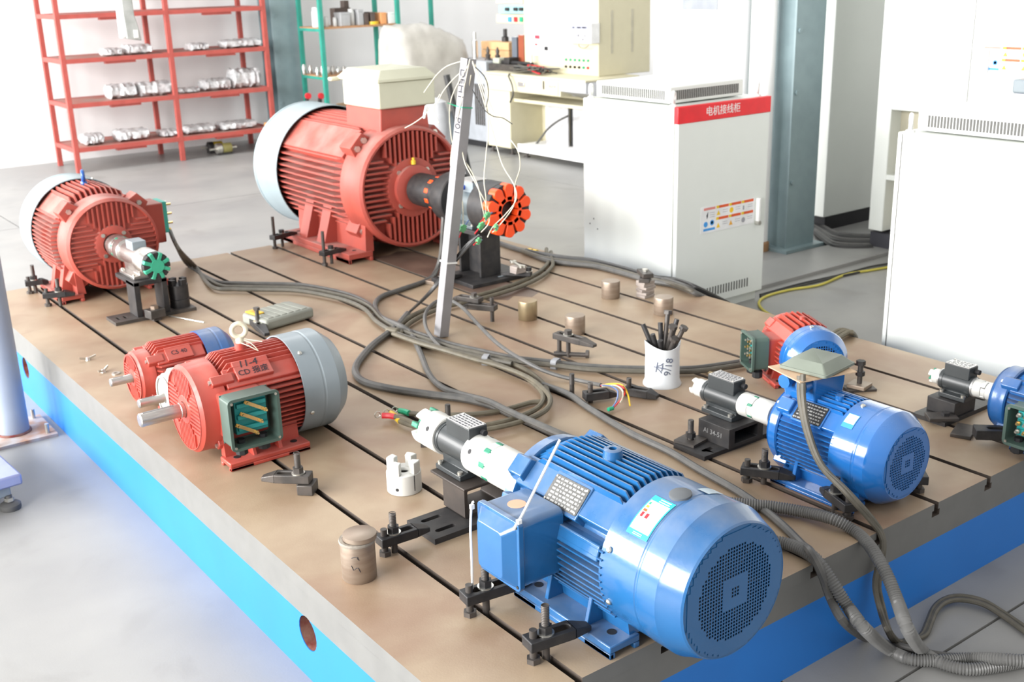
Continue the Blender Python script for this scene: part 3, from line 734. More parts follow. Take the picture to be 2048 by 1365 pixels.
for k in range(3):
    for e in (-1, 1):
        obj('terminal_stud', MB().lathe([(.006, -.345), (.006, -.315)], 8, 'x', (0, -3.78+e*.03, H4+.02+k*.045)), BRASS if e > 0 else ZINC, tbo)

# ---------------- very large red motor at the back
D5 = dict(H=.352, rc=.268, Rf=.325, mat=REDD, cowl_mat=GREYL, f0=-4.30, f1=-3.52, th=.011, sp=.029, nt=11, ns=12, sps=.031, zs0=-.02, ch1=.06, ch0=.01, ch1s=.05,
          de=-3.32, rs=.308, rhub=.15, dish=.05, ribs=12, ribsp=.027, ribth=.009, rsh=.058, earr=.045, shaft=.06, c0=-4.175, c1=-4.47, cf=-4.51, cr=.348, crf=.3, groove=-4.44,
          A2=.365, fw=.14, fy0=-4.14, fy1=-3.38, ft=.05, br=.016, nb=2, cowl_screws=(120, 205), padr=.318, padw=.75, ribs_y=(-3.98, -3.78), ribw=.09, hubbolts=True, rbot=.33)
X5 = 1.965; H5 = .352
m5 = motor('electric_motor', 'largest red motor at the back with tall beige terminal box on top', (X5, 0, TZ), R(180), D5)
obj('bearing_cap', MB().lathe([(.115, -3.325), (.115, -3.295), (.085, -3.28), (.07, -3.28)], 36, 'y', (0, 0, H5)), REDD, m5)
obj('grease_nipple', MB().lathe([(.012, 0), (.012, .02), (.007, .022), (.007, .034)], 10, 'z', (0, -3.31, H5+.118)), YEL, m5)
# riser, box, lid
y0, y1 = -3.75, -3.40
rs_ = obj('box_riser', MB().prism([(-.17, H5+.20), (.13, H5+.20), (.12, H5+.395), (-.155, H5+.395)], y0, y1, 'y'), REDD, m5, bevel=.008)
bx = obj('terminal_box', MB().at((-.03, (y0+y1)/2, 0)).prism([(-.165, -.195), (.135, -.195), (.165, -.165), (.165, .195), (-.165, .195)], H5+.395, H5+.525), BEIGE, m5, bevel=.008)
a, b = rrect(.352, .415, .01), rrect(.27, .33, .01); n = len(a)
ld = MB().at((-.03, (y0+y1)/2, H5+.525)); ld.prism(a, 0, .014)
ld.add([(p[0]*.98, p[1]*.98, .014) for p in a]+[(p[0], p[1], .055) for p in b], [(i, (i+1) % n, n+(i+1) % n, n+i) for i in range(n)]+[tuple(range(n, 2*n))])
obj('box_lid', ld, BEIGE, bx, bevel=.003)
obj('lid_latch', MB().box(.13, .19, y1-.40, y1-.36, H5+.515, H5+.535), BEIGE, bx, bevel=.008)

# ---------------- small red motor with blue cowl on the right (turned a little)
D6 = dict(H=.112, rc=.088, Rf=.112, mat=RED, cowl_mat=BLUE2, f0=-.02, f1=.165, th=.006, sp=.020, nt=7, ns=8, sps=.016, zs0=-.01, ch1=.02, ch0=.02,
          de=.20, rs=.095, rhub=.03, dish=.005, ribs=0, rsh=.014, earr=.014, shaft=.06, c0=-.015, c1=-.075, cf=-.105, cr=.1095, crf=.082, groove=-.045, grille=(.068, .0085),
          A2=.118, fw=.05, fy0=-.01, fy1=.15, ft=.018, bottom=False, br=.006, cowl_screws=(95,))
fp = onz(1549, 779)
rz6 = R(-27)
# place it so that its front left foot corner stands where the photo shows it
lx, ly = -.118, -.01
o6 = Vector((fp.x-(lx*math.cos(rz6)-ly*math.sin(rz6)), fp.y-(lx*math.sin(rz6)+ly*math.cos(rz6)), TZ))
m6 = motor('electric_motor', 'small red motor with bright blue perforated cowl and open green box on the right', o6, rz6, D6)
obj('eye_boss', MB().lathe([(.012, .1), (.010, .118)], 12, 'z', (0, .06, .112)), RED, m6)
open_box(m6, D6, -.195, .065, .12, .115, .125, .06, 'studs')
obj('box_seat', MB().at((0, .065, .12)).prism(rrect(.09, .10, .008), -.14, -.07, 'x'), RED, m6, bevel=.002)

# ---------------- blue motor cut by the right edge of the picture
D7 = dict(D2); D7.update(H=.112, rc=.085, Rf=.108, mat=BLUED, cowl_mat=BLUED, f0=.06, f1=.26, de=.315, rs=.098, rhub=.03, c0=.05, c1=-.03, cf=-.06, cr=.11, crf=.085, groove=0, grille=(.062, .0085), rsh=.014,
                         A2=.118, fw=.05, fy0=.05, fy1=.22, ft=.018, padr=.1, ribs=0, shaft=.05)
m7 = motor('electric_motor', 'dusty blue motor cut off by the right edge of the picture', (2.085, -.15, TZ), 0, D7)
open_box(m7, D7, -.185, .15, .105, .115, .125, .06, 'studs')

# ================================================================== torque sensors, couplings and their stands
def jaw_hub(name, t, y0, y1, r, m, njaw=0, jl=.02, bore=.4, face=1, start=0, n=32):
    """hub from y0 to y1 (y1 is the jaw side)"""
    s = 1 if y1 > y0 else -1
    o = obj(name, MB().lathe([(r*bore, y0+s*.004), (r*bore, y0), (r*.94, y0), (r, y0+s*.003), (r, y1-s*.003), (r*.96, y1), (r*bore, y1), (r*bore, y1-s*.004)][::s], n, 'y', (0, 0, 0)), m, t)
    for k in range(njaw):
        a0 = 2*math.pi*k/njaw+start; aw = math.pi/njaw*.92; p = []
        for i in range(6): a = a0-aw/2+aw*i/5; p.append((r*.995*math.cos(a), r*.995*math.sin(a)))
        for i in range(6): a = a0+aw/2-aw*i/5; p.append((r*.48*math.cos(a), r*.48*math.sin(a)))
        jm = MB()
        jm.prism(p, min(y1-s*.001, y1+s*jl), max(y1-s*.001, y1+s*jl), 'y')
        obj('jaw', jm, m, o, bevel=.0015)
    return o
def spider(t, y0, y1, r, n, m, ri=.45, start=0, name='spider', round_=False):
    o = obj(name, MB().lathe([(r*ri, y0), (r*(ri+.16), y0), (r*(ri+.16), y1), (r*ri, y1)], 28, 'y', (0, 0, 0), False, False), m, t)
    for k in range(n):
        a = 2*math.pi*k/n+start; c, s = math.cos(a), math.sin(a); w2 = r*.215 if round_ else r*.14
        if round_:
            jm = MB().at((0, 0, 0), 0, 0, -a); jm.prism([(r*ri, -w2*.55), (r*.62, -w2*.7)]+[(r*.80+w2*math.cos(R(q)), w2*math.sin(R(q))) for q in range(-80, 81, 20)]+[(r*.62, w2*.7), (r*ri, w2*.55)], y0, y1, 'y')
        else:
            jm = MB().at((0, 0, 0), 0, 0, -a); jm.prism([(r*ri, -w2), (r*1.0, -w2), (r*1.0, w2), (r*ri, w2)], y0, y1, 'y')
        obj('spider_lobe', jm, m, o, bevel=.003)
    return o
def sensor(label, loc, rz, body, R_, box, mount_z, mb=SENSG, boxm=SENSG, plate=True):
    t = thing('torque_sensor', label, 'sensor', loc, rz, 'torque sensors on the bed')
    y0, y1 = body
    obj('sensor_body', MB().lathe([(R_*.6, y0), (R_*1.04, y0), (R_*1.04, y0+.012), (R_, y0+.013), (R_, y1-.013), (R_*1.04, y1-.012), (R_*1.04, y1), (R_*.6, y1)], 36, 'y', (0, 0, 0)), mb, t)
    obj('end_ring', MB().lathe([(R_*.5, y1), (R_*.98, y1), (R_*.98, y1+.006), (R_*.5, y1+.006)], 32, 'y', (0, 0, 0)), ALU, t)
    obj('end_ring', MB().lathe([(R_*.5, y0-.006), (R_*.98, y0-.006), (R_*.98, y0), (R_*.5, y0)], 32, 'y', (0, 0, 0)), ALU, t)
    bx, by, bz, L = box     # half width, centre y, top z, length
    b = obj('sensor_box', MB().box(-bx, bx, by-L/2, by+L/2, R_*.7, bz), boxm, t, bevel=.002)
    if plate:
        obj('box_plate', MB().box(-bx*.95, bx*.95, by-L/2*.95, by+L/2*.95, bz, bz+.002), ALU, b)
        pm = MB(); random.seed(3)
        for k in range(5):
            x = -bx*.75+k*bx*.36; y = by-L*.4
            while y < by+L*.38:
                l = random.uniform(.004, .014); pm.box(x-bx*.07, x+bx*.07, y, y+l, bz+.002, bz+.0023); y += l+.004
        obj('print', pm, INK, b)
        for sx in (-1, 1):
            for sy in (-1, 1): obj('screw', MB().lathe([(.0028, 0), (.0028, .002)], 8, 'z', (sx*bx*.82, by+sy*L*.42, bz+.002)), ZINC, b)
    obj('connector', MB().lathe([(.008, 0), (.008, .014), (.006, .016)], 12, 'y', (bx*.4, by-L/2-.016, (bz+R_)/2)), DARK, b)
    # saddle foot
    ym, ml = (y0+y1)/2, (y1-y0)*.86
    obj('saddle', MB().at((0, ym, 0)).prism([(-R_*1.15, mount_z+.014), (-R_*1.15, mount_z), (R_*1.15, mount_z), (R_*1.15, mount_z+.014), (R_*.55, mount_z+.018), (R_*.62, -R_*.6), (-R_*.62, -R_*.6), (-R_*.55, mount_z+.018)], -ml/2, ml/2, 'y'), mb, t, bevel=.002)
    for sx in (-1, 1):
        for sy in (-1, 1): obj('saddle_bolt', MB().lathe([(.0075, 0), (.0075, .008), (.005, .009)], 10, 'z', (sx*R_*.95, ym+sy*ml*.40, mount_z+.014)), ZINC, t)
    return t

def slotted_plate(name, t, x0, x1, y0, y1, z0, z1, slots, m):
    """rectangular plate cut into cells along x, each cell with one slot (cx,cy,len,r,angle)"""
    cells = sorted(slots, key=lambda s: s[0]); b = MB()
    # split in y when two slots share one x
    groups = {}
    for s in cells: groups.setdefault(round(s[0], 3), []).append(s)
    gx = sorted(groups); xs_ = [x0]+[(gx[i]+gx[i+1])/2 for i in range(len(gx)-1)]+[x1]
    for i, g in enumerate(gx):
        ss = sorted(groups[g], key=lambda s: s[1]); ys_ = [y0]+[(ss[k][1]+ss[k+1][1])/2 for k in range(len(ss)-1)]+[y1]
        for k, s in enumerate(ss):
            b.plate([(xs_[i], ys_[k]), (xs_[i+1], ys_[k]), (xs_[i+1], ys_[k+1]), (xs_[i], ys_[k+1])], stadium(s[0], s[1], s[2], s[3], 5, s[4]), z0, z1)
    return obj(name, b, m, t)

# --- in front of the big blue motor
AZ1 = TZ+H1
s1 = sensor('charcoal torque sensor with white couplings on the big blue motor\'s shaft', (X1, 0, AZ1), 0, (.735, .872), .043, (.029, .778, .074, .108), -.075)
h = jaw_hub('coupling_hub', s1, .872, .945, .053, WHITEP, 4, .03, start=.4)
spider(s1, .947, .977, .0535, 4, GREEN, start=.4+R(45))
for a in (60, 150): obj('set_screw_hole', MB().at((0, 0, 0), 0, 0, R(90-a)).lathe([(.007, .0525), (.007, .0533)], 12, 'z', (0, .90, 0)), DARK, h)
h = jaw_hub('coupling_hub', s1, .735, .655, .053, WHITEP, 4, .026, start=.2)
jaw_hub('coupling_hub', s1, .50, .629, .053, WHITEP, 4, .026, start=.2+R(45))
spider(s1, .63, .655, .0538, 8, GREEN, start=.2+R(22.5))
for a in (60, 150): obj('set_screw_hole', MB().at((0, 0, 0), 0, 0, R(90-a)).lathe([(.007, .0525), (.007, .0533)], 12, 'z', (0, .70, 0)), DARK, h)
st = thing('sensor_stand', 'dark steel pedestal on slotted plate under the big blue motor\'s torque sensor', 'stand', (0, 0, TZ))
slotted_plate('base_plate', st, .34, .72, .665, .80, 0, .016, [(.395, .70, .045, .008, 0), (.395, .768, .045, .008, 0), (.66, .70, .045, .008, 0), (.66, .768, .045, .008, 0)], BLACKM)
pm = MB().at((.527, 0, .06)).plate(rrect(.132, .087, .006), rrect(.112, .067, .004), .705, .806, 'y')
BRB = mat('brown_black_steel', (.038, .032, .029), .5, .3, c2=(.055, .044, .038), scale=18)
obj('pedestal', pm, BRB, st)
obj('top_plate', MB().box(.458, .596, .70, .862, .0975, .1045), BRB, st, bevel=.002)

# --- at the second blue motor
s2 = sensor('charcoal torque sensor with white couplings on the mid-sized blue motor', (X2, 0, TZ+H2), 0, (.60, .745), .033, (.026, .67, .066, .105), -.056)
jaw_hub('coupling_hub', s2, .745, .785, .028, WHITEP, 4, .014, start=.3)
h = jaw_hub('coupling_hub', s2, .60, .56, .036, WHITEP, 3, .018); jaw_hub('coupling_hub', s2, .478, .54, .036, WHITEP, 3, .018, start=R(60)); spider(s2, .541, .559, .0365, 6, GREEN, start=R(30))
st = thing('sensor_stand', 'black pedestal with hollow end under the mid-sized blue motor\'s torque sensor', 'stand', (0, 0, TZ))
slotted_plate('base_plate', st, 1.228, 1.545, .585, .712, 0, .014, [(1.27, .68, .035, .008, R(90)), (1.275, .617, .03, .008, R(0)), (1.505, .65, .04, .008, R(90))], BLACKM)
obj('pedestal', MB().at((1.395, 0, .045)).plate([(-.075, -.031), (.075, -.031), (.075, .031), (-.075, .031)], [(-.05, -.02), (.05, -.02), (.05, .02), (-.05, .02)], .575, .70, 'y'), BLACKM, st, bevel=.002)
obj('pedestal_back', MB().box(1.34, 1.45, .69, .70, .022, .07), BLACKM, st)
put_text('AI 34-51', .022, ALU, st, frame_m((1.3195, .64, .047), (0, -1, 0), (0, 0, 1)), name='stencil', extrude=.0003)

# --- at the right-hand motor
X7 = 2.085
s7 = sensor('charcoal torque sensor beside the white cabinet at the right edge', (X7, 0, TZ+.112), 0, (.265, .372), .031, (.024, .315, .062, .085), -.048)
jaw_hub('coupling_hub', s7, .372, .402, .024, WHITEP, 3, .012, start=.3); spider(s7, .402, .412, .024, 3, GREEN, start=1.3)
jaw_hub('coupling_hub', s7, .265, .232, .028, WHITEP, 3, .014); jaw_hub('coupling_hub', s7, .172, .216, .028, WHITEP, 3, .014, start=R(60))
st = thing('sensor_stand', 'low black block stand under the torque sensor at the right edge', 'stand', (0, 0, TZ))
slotted_plate('base_plate', st, 1.975, 2.28, .285, .40, 0, .014, [(2.02, .345, .03, .008, R(90)), (2.24, .34, .04, .008, R(90))], BLACKM)
obj('pedestal', MB().box(2.03, 2.145, .29, .388, .014, .062), BLACKM, st, bevel=.002)

# --- at the dusty red motor (shaft towards the camera)
s4 = sensor('light steel torque sensor with green star coupling on the far left red motor', (X4, 0, TZ+H4), R(180), (-3.385, -3.17), .046, (.03, -3.26, .072, .085), -.085, STEEL, GREYC, False)
jaw_hub('coupling_hub', s4, -3.53, -3.47, .052, STEEL, 4, .02); jaw_hub('coupling_hub', s4, -3.385, -3.45, .052, STEEL, 4, .02, start=R(45)); spider(s4, -3.47, -3.45, .0525, 8, GREEN, start=R(22.5))
jaw_hub('coupling_hub', s4, -3.17, -3.06, .056, STEEL, 0); h4 = jaw_hub('dark_hub', s4, -3.06, -3.045, .057, BLACKM, 8, .022)
spider(s4, -3.045, -3.019, .0575, 8, mat('mint_spider_rubber', (.04, .36, .22), .45), ri=.02, start=R(22.5))
obj('spider_disc', MB().lathe([(.028, -3.04), (.028, -3.016)], 24, 'y', (0, 0, 0)), MATS['mint_spider_rubber'], s4)
st = thing('sensor_stand', 'dark portal stand with long foot plate under the far left torque sensor', 'stand', (0, 0, TZ))
slotted_plate('base_plate', st, .345, .70, 3.13, 3.255, 0, .014, [(.375, 3.19, .03, .006, R(90)), (.405, 3.19, .03, .006, R(90)), (.66, 3.19, .04, .006, R(90))], DARKST)
obj('upright', MB().box(.445, .47, 3.145, 3.245, .014, .165), BLACKM, st, bevel=.002); obj('upright', MB().box(.565, .59, 3.145, 3.245, .014, .165), BLACKM, st, bevel=.002)
obj('top_plate', MB().box(.445, .59, 3.145, 3.38, .148, .167), BLACKM, st, bevel=.002)
hb = thing('coupling_hub', 'black coupling hub standing upright beside the far left sensor stand', 'coupling', (.652, 3.195, TZ+.014))
obj('hub', MB().lathe([(.043, 0), (.043, .035), (.041, .037), (.043, .039), (.043, .10)], 28, 'z'), BLACKM, hb)
for k in range(4):
    a = R(20+90*k); obj('jaw', MB().at((0, 0, 0), a).box(.02, .042, -.014, .014, .099, .125), BLACKM, hb, bevel=.002)

# --- at the largest motor
s5 = sensor('grey torque sensor with orange star couplings on the largest red motor', (X5, 0, TZ+H5), R(180), (-2.88, -2.68), .072, (.045, -2.79, .105, .12), -.105, mat('slate_sensor_enamel', (.10, .125, .135), .35, coat=.2), GREYC, False)
jaw_hub('coupling_hub', s5, -3.26, -3.10, .082, BLACKM, 5, .03); spider(s5, -3.10, -3.07, .083, 10, ORANGE, start=R(18)); jaw_hub('coupling_hub', s5, -2.99, -3.07, .082, BLACKM, 5, .03, start=R(36))
obj('coupling_disc', MB().lathe([(.118, -2.99), (.12, -2.985), (.12, -2.90), (.115, -2.895)], 40, 'y', (0, 0, 0)), BLACKM, s5)
jaw_hub('coupling_hub', s5, -2.68, -2.56, .12, BLACKM, 0, bore=.36, n=40); hh = jaw_hub('dark_hub', s5, -2.565, -2.555, .12, BLACKM, 10, .035, bore=.36)
spider(s5, -2.555, -2.505, .122, 10, ORANGE, ri=.38, start=R(18), round_=True)
obj('box_cover', MB().box(-.046, .046, -2.85, -2.73, .105, .112), STEEL, s5)
obj('blue_connector', MB().lathe([(.012, 0), (.012, .05)], 12, 'x', (.046, -2.80, .075)), mat('blue_plastic_plug', (.02, .08, .5), .4), s5)
st = thing('sensor_stand', 'tall black channel stand under the largest motor\'s torque sensor', 'stand', (0, 0, TZ))
obj('base_plate', MB().box(1.80, 2.14, 2.585, 2.86, 0, .018), BLACKM, st, bevel=.002)
obj('upright', MB().box(1.905, 2.02, 2.665, 2.68, .018, .225), BLACKM, st, bevel=.002); obj('upright', MB().box(1.955, 1.97, 2.68, 2.83, .018, .225), BLACKM, st); obj('upright', MB().box(1.905, 2.02, 2.83, 2.845, .018, .225), BLACKM, st, bevel=.002)
obj('top_plate', MB().box(1.87, 2.06, 2.65, 2.86, .225, .247), BLACKM, st, bevel=.002)
for x, y in ((2.06, 2.62), (2.0, 2.63)): obj('slot_insert', MB().prism(stadium(x, y, .03, .008), .018, .0186), GREYC, st)

# ================================================================== clamps
def clamp(label, heel, nose, zb=.038, th=.024, w_=.042, stud=.30, stop=.085, nut=True, heelbolt=True, sl=(.18, .62), m=BLACKM, sdown=.03, taper=.55, drop=.5, hb_top=.018, group='step clamps on the bed', head=None, washer=True):
    hv, nv = Vector(heel), Vector(nose); dv = nv-hv; L = math.hypot(dv.x, dv.y); ang = math.atan2(dv.y, dv.x)
    t = thing('step_clamp', label, 'clamp', (hv.x, hv.y, TZ), ang, group)
    b = MB(); hw = w_/2
    # bar in three lengths: plain heel, slotted middle, tapered nose
    s0, s1_ = sl[0]*L, sl[1]*L
    b.plate([(0, -hw), (s1_+.014, -hw), (s1_+.014, hw), (0, hw)], stadium((s0+s1_)/2, 0, (s1_-s0), .010, 5), zb, zb+th)
    n0 = s1_+.014
    b.add([(n0, -hw, zb), (n0, hw, zb), (n0, hw, zb+th), (n0, -hw, zb+th), (L, -hw*taper, zb), (L, hw*taper, zb), (L, hw*taper, zb+th*drop), (L, -hw*taper, zb+th*drop)],
          [(0, 4, 5, 1), (3, 2, 6, 7), (0, 3, 7, 4), (1, 5, 6, 2), (4, 7, 6, 5)])
    obj('clamp_bar', b, m, t, bevel=.0025)
    if stop:
        xs_ = stud*L
        sm = MB().cyl((xs_, 0, -sdown), (xs_, 0, stop), .0085, n=14)
        for k in range(int((stop-zb-th-.01)/.004)): sm.torus((xs_, 0, zb+th+.018+k*.004), .0083, .0011, 'z', 12, 4)
        so = obj('stud', sm, DARKST, t)
        if head: obj('bolt_head', MB().hexa((xs_, 0, stop), .014, .011), DARKST, t)
        if nut: obj('nut', MB().hexa((xs_, 0, zb+th+.003), .0155, .016), m, t)
        if washer: obj('washer', MB().lathe([(.019, zb+th), (.019, zb+th+.003)], 18, 'z', (xs_, 0, 0)), ZINC, t)
    if heelbolt:
        xh = .016
        obj('heel_screw', MB().cyl((xh, 0, .010), (xh, 0, zb+th+hb_top), .0085, n=14), DARKST, t)
        obj('screw_head', MB().hexa((xh, 0, 0), .016, .012), DARKST, t)
    return t
def Z(x, y, z): return onz(x, y, TZ+z)
clamp('black step clamp holding the big blue motor\'s near front foot', Z(1053, 1288, .05), Z(1178, 1246, .05), .036, stop=.125, stud=.3)
clamp('black step clamp below the big blue motor\'s terminal box', Z(926, 1196, .05), Z(1060, 1154, .05), .036, stop=.115, stud=.33)
clamp('black step clamp on the plate of the front sensor stand', Z(757, 1082, .045), Z(856, 1050, .045), .03, stop=.105, stud=.3)
clamp('loose grey step clamp beside the grey-cowled red motor\'s foot', Z(622, 955, .045), Z(524, 952, .045), .032, stop=.115, stud=.25, heelbolt=False, m=DARKST)
obj('heel_block', MB().box(-.01, .035, -.028, .028, 0, .03), DARKST, bpy.data.objects['step_clamp.003'], bevel=.002)
clamp('black step clamp on the mid-sized blue motor\'s left foot', Z(1483, 936, .04), Z(1592, 950, .04), .026, stop=.10, stud=.42)
clamp('black step clamp at the cowl end of the mid-sized blue motor', Z(1704, 1016, .04), Z(1646, 972, .04), .026, stop=.09, stud=.55, hb_top=.026)
clamp('black step clamp half hidden behind the mid-sized blue motor\'s cowl', Z(1842, 962, .04), Z(1822, 925, .04), .026, stop=.07, stud=.5)
clamp('black step clamp at the far left red motor\'s outer back foot', Z(50, 568, .05), Z(97, 562, .05), .04, stop=.13, stud=.4)
clamp('black step clamp at the far left red motor\'s near front foot', Z(86, 592, .05), Z(150, 586, .05), .04, stop=.12, stud=.5)
clamp('black step clamp at the largest motor\'s back foot', Z(544, 477, .06), Z(592, 464, .06), .05, stop=.09, stud=.4, heelbolt=True, hb_top=.10)
clamp('black step clamp at the largest motor\'s front foot', Z(643, 509, .06), Z(690, 497, .06), .05, stop=.09, stud=.4, heelbolt=True, hb_top=.10)
def col_clamp(label, heel, nose, zb, post, flip=False, **k):
    return clamp(label, heel, nose, zb, **k)
clamp('lower bar of the two clamps crossed beside the leaning post', Z(992, 616, .06), Z(925, 610, .06), .048, stop=.10, stud=.12, nut=False, heelbolt=False, sl=(.3, .7), washer=False, m=DARKST)
clamp('upper bar of the two clamps crossed beside the leaning post', Z(962, 602, .08), Z(908, 595, .08), .0725, .02, stop=.10, stud=.25, nut=False, heelbolt=False, sl=(.3, .7), sdown=-.048, washer=True, m=DARKST, head=True)
clamp('step clamp raised on a stud in front of the steel slugs', Z(1112, 670, .075), Z(1190, 690, .075), .065, .022, stop=.10, stud=.32, heelbolt=True, hb_top=.004, m=DARKST)
clamp('step clamp lying by the bundle of coloured wire ends', Z(1168, 790, .03), Z(1232, 782, .03), .012, .026, stop=.065, stud=.2, nut=False, heelbolt=False, washer=False, m=BLACKM)
clamp('step clamp lying against the white plastic pot', Z(1250, 778, .02), Z(1316, 789, .02), .004, .026, stop=.06, stud=.12, heelbolt=False, nut=False, washer=False)
clamp('tilted clamp with a hex bolt beside the grey tool case', Z(499, 634, .02), Z(534, 668, .02), .01, .026, stop=.085, stud=.5, nut=False, heelbolt=False, head=True)
clamp('clamp bar on the foot plate left of the tall black stand', Z(868, 562, .03), Z(922, 549, .03), .022, .02, stop=.05, stud=.3, heelbolt=False)
clamp('clamp bar carrying the wrench right of the tall black stand', Z(1063, 548, .03), Z(1003, 546, .03), .022, .02, stop=.045, stud=.1, heelbolt=False)
clamp('dark clamp bar pointing at the blue motor on the right edge', Z(1948, 869, .03), Z(2040, 872, .03), .022, .03, stop=0, heelbolt=False, w_=.05, sl=(.35, .7))
# tall stud in the slot beside the coloured wires
def stud_bolt(label, p, h_, base=None, nuts=(), r=.0085, lean=0, plate=None, top='stud', cat='bolt'):
    t = thing('stud_bolt', label, cat, (p.x, p.y, TZ), 0, 'loose studs standing in the slots')
    m = MB().cyl((0, 0, -.03 if top != 'free' else 0), (lean, 0, h_), r, n=14)
    for k in range(int(h_*.5/.004)): m.torus((lean, 0, h_-k*.004-.003), r, .001, 'z', 12, 4)
    obj('stud', m, DARKST, t)
    for z in nuts: obj('nut', MB().hexa((0, 0, z), .0155, .015), BLACKM, t)
    if plate:
        x, y, a, zz = plate; obj('square_washer', MB().at((0, 0, zz), a).plate([(-x, -y), (x, -y), (x, y), (-x, y)], circ(0, 0, .011, 12), 0, .008), DARKST if zz < .02 else STEELB, t)
    return t
stud_bolt('tall plain stud left of the clamp by the wire ends', Z(1144, 789, 0), .075)
stud_bolt('stud with nut and square washer on the black foot plate', Z(1381, 884, .014), .085, nuts=(.03,), plate=(.036, .036, R(10), .0145))
stud_bolt('stud standing behind the front sensor\'s white coupling', Z(897, 850, 0), .07)
tt = stud_bolt('stud bolt with thick washer plate beside the small red motor', Z(1718, 779, 0), .10, nuts=(.088, .05), plate=(.05, .03, R(-30), .0))
obj('washer_plate', MB().at((0, 0, .0085), R(12)).box(-.032, .032, -.032, .032, 0, .014), STEELB, tt, bevel=.002)
# nut block in front of the far left stand
p = Z(312, 640, 0)
t = thing('t_nut_block', 'square dark nut block in front of the far left stand', 'nut block', (p.x, p.y, TZ), R(10))
obj('block', MB().box(-.035, .035, -.028, .028, .012, .05), DARKST, t, bevel=.003); obj('nut', MB().hexa((0, 0, .05), .018, .014), STEELB, t); obj('block_foot', MB().box(-.018, .018, -.018, .018, 0, .012), DARKST, t)
# upright clamp bar leaning behind the front coupling
p = Z(850, 889, 0)
t = thing('clamp_bar', 'slotted clamp bar standing on end behind the front white coupling', 'clamp', (p.x, p.y, TZ), R(55))
obj('bar', MB().plate([(-.026, 0), (.026, 0), (.026, .085), (.014, .098), (-.026, .098)], stadium(0, .045, .03, .010, 5, R(90)), -.012, .012, 'y'), DARKST, t, bevel=.002)
# stepped plate lying on the right stand
p = Z(1883, 838, .014)
t = thing('clamp_plate', 'angled steel plate with bolt head lying on the right stand', 'plate', (p.x, p.y, TZ+.014), R(-40))
obj('plate', MB().box(-.045, .045, -.028, .028, 0, .012), DARKST, t, bevel=.002); obj('bolt_head', MB().hexa((.01, 0, .012), .014, .01), BLACKM, t)
p = Z(1940, 872, 0)
t = thing('steel_offcut', 'flat steel offcut lying under the dark clamp bar on the right', 'plate', (p.x-.005, p.y+.02, TZ), R(20)); obj('plate', MB().box(-.04, .06, -.03, .03, 0, .012), DARKST, t, bevel=.002)

# ================================================================== loose parts on the bed
p = Z(811, 972, 0)
t = thing('coupling_half', 'white jaw coupling half standing on the bed', 'coupling', (.4521, .9937, TZ))
obj('hub', MB().lathe([(.018, .02), (.018, 0), (.047, 0), (.049, .002), (.049, .058), (.047, .06), (.018, .06), (.018, .05)], 36, 'z', cap0=False, cap1=False), WHITEP, t)
for k in range(4):
    a0 = R(25+90*k); p_ = [(.0485*math.cos(a0+R(q)), .0485*math.sin(a0+R(q))) for q in (-20, -10, 0, 10, 20)]+[(.026*math.cos(a0+R(q)), .026*math.sin(a0+R(q))) for q in (22, 0, -22)]
    obj('jaw', MB().prism(p_, .059, .094), WHITEP, t, bevel=.002)
obj('set_screw_hole', MB().at((0, 0, 0), R(-145)).lathe([(.005, .0486), (.005, .0496)], 10, 'x', (0, 0, .02)), DARK, t)
obj('clamp_split', MB().at((0, 0, 0), R(-85)).box(.0482, .0494, -.0012, .0012, .012, .058), DARK, t)
def slug(label, x, y, r, h_, m=STEELB):
    t = thing('steel_slug', label, 'steel cylinder', (x, y, TZ), 0, 'solid steel slugs on the bed')
    obj('slug', MB().lathe([(r*.97, 0), (r, .002), (r, h_-.003), (r*.97, h_)], 36, 'z'), m, t); return t
t = slug('tall steel slug with a loose disc on top and ink scribbles at the front', .1136, .6512, .0419, .103)
obj('loose_disc', MB().lathe([(.0395, 0), (.0405, .001), (.0405, .012), (.039, .013)], 36, 'z', (.006, -.004, .1045)), STEELB, t)
obj('weld_rim', MB().lathe([(.0435, .096), (.0445, .10), (.043, .1035), (.036, .1035)], 36, 'z', cap0=False, cap1=False), mat('rough_cast_steel', (.3, .27, .23), .8, .4, bump=1., bscale=80), t)
for pts in ([(-12, .072), (0, .075), (8, .075), (12, .066), (6, .072)], [(-14, .052), (-8, .040), (2, .046), (8, .046), (14, .034)]):
    q = [(.0423*math.cos(R(232+a)), .0423*math.sin(R(232+a)), z) for a, z in pts]
    obj('ink_mark', MB().tube(q, .0009, 5), INK, t)
slug('brassy steel slug nearest the leaning post', 1.7088, 2.0542, .040, .080, mat('brassy_steel', (.40, .33, .20), .35, .7, c2=(.30, .23, .15), scale=9))
slug('steel slug half behind the raised clamp', 1.7317, 1.7749, .040, .075)
slug('steel slug nearest the white wiring cabinet', 2.1784, 2.065, .0405, .076)
slug('steel slug beside the stack of square shims', 2.1755, 1.7316, .0405, .074)
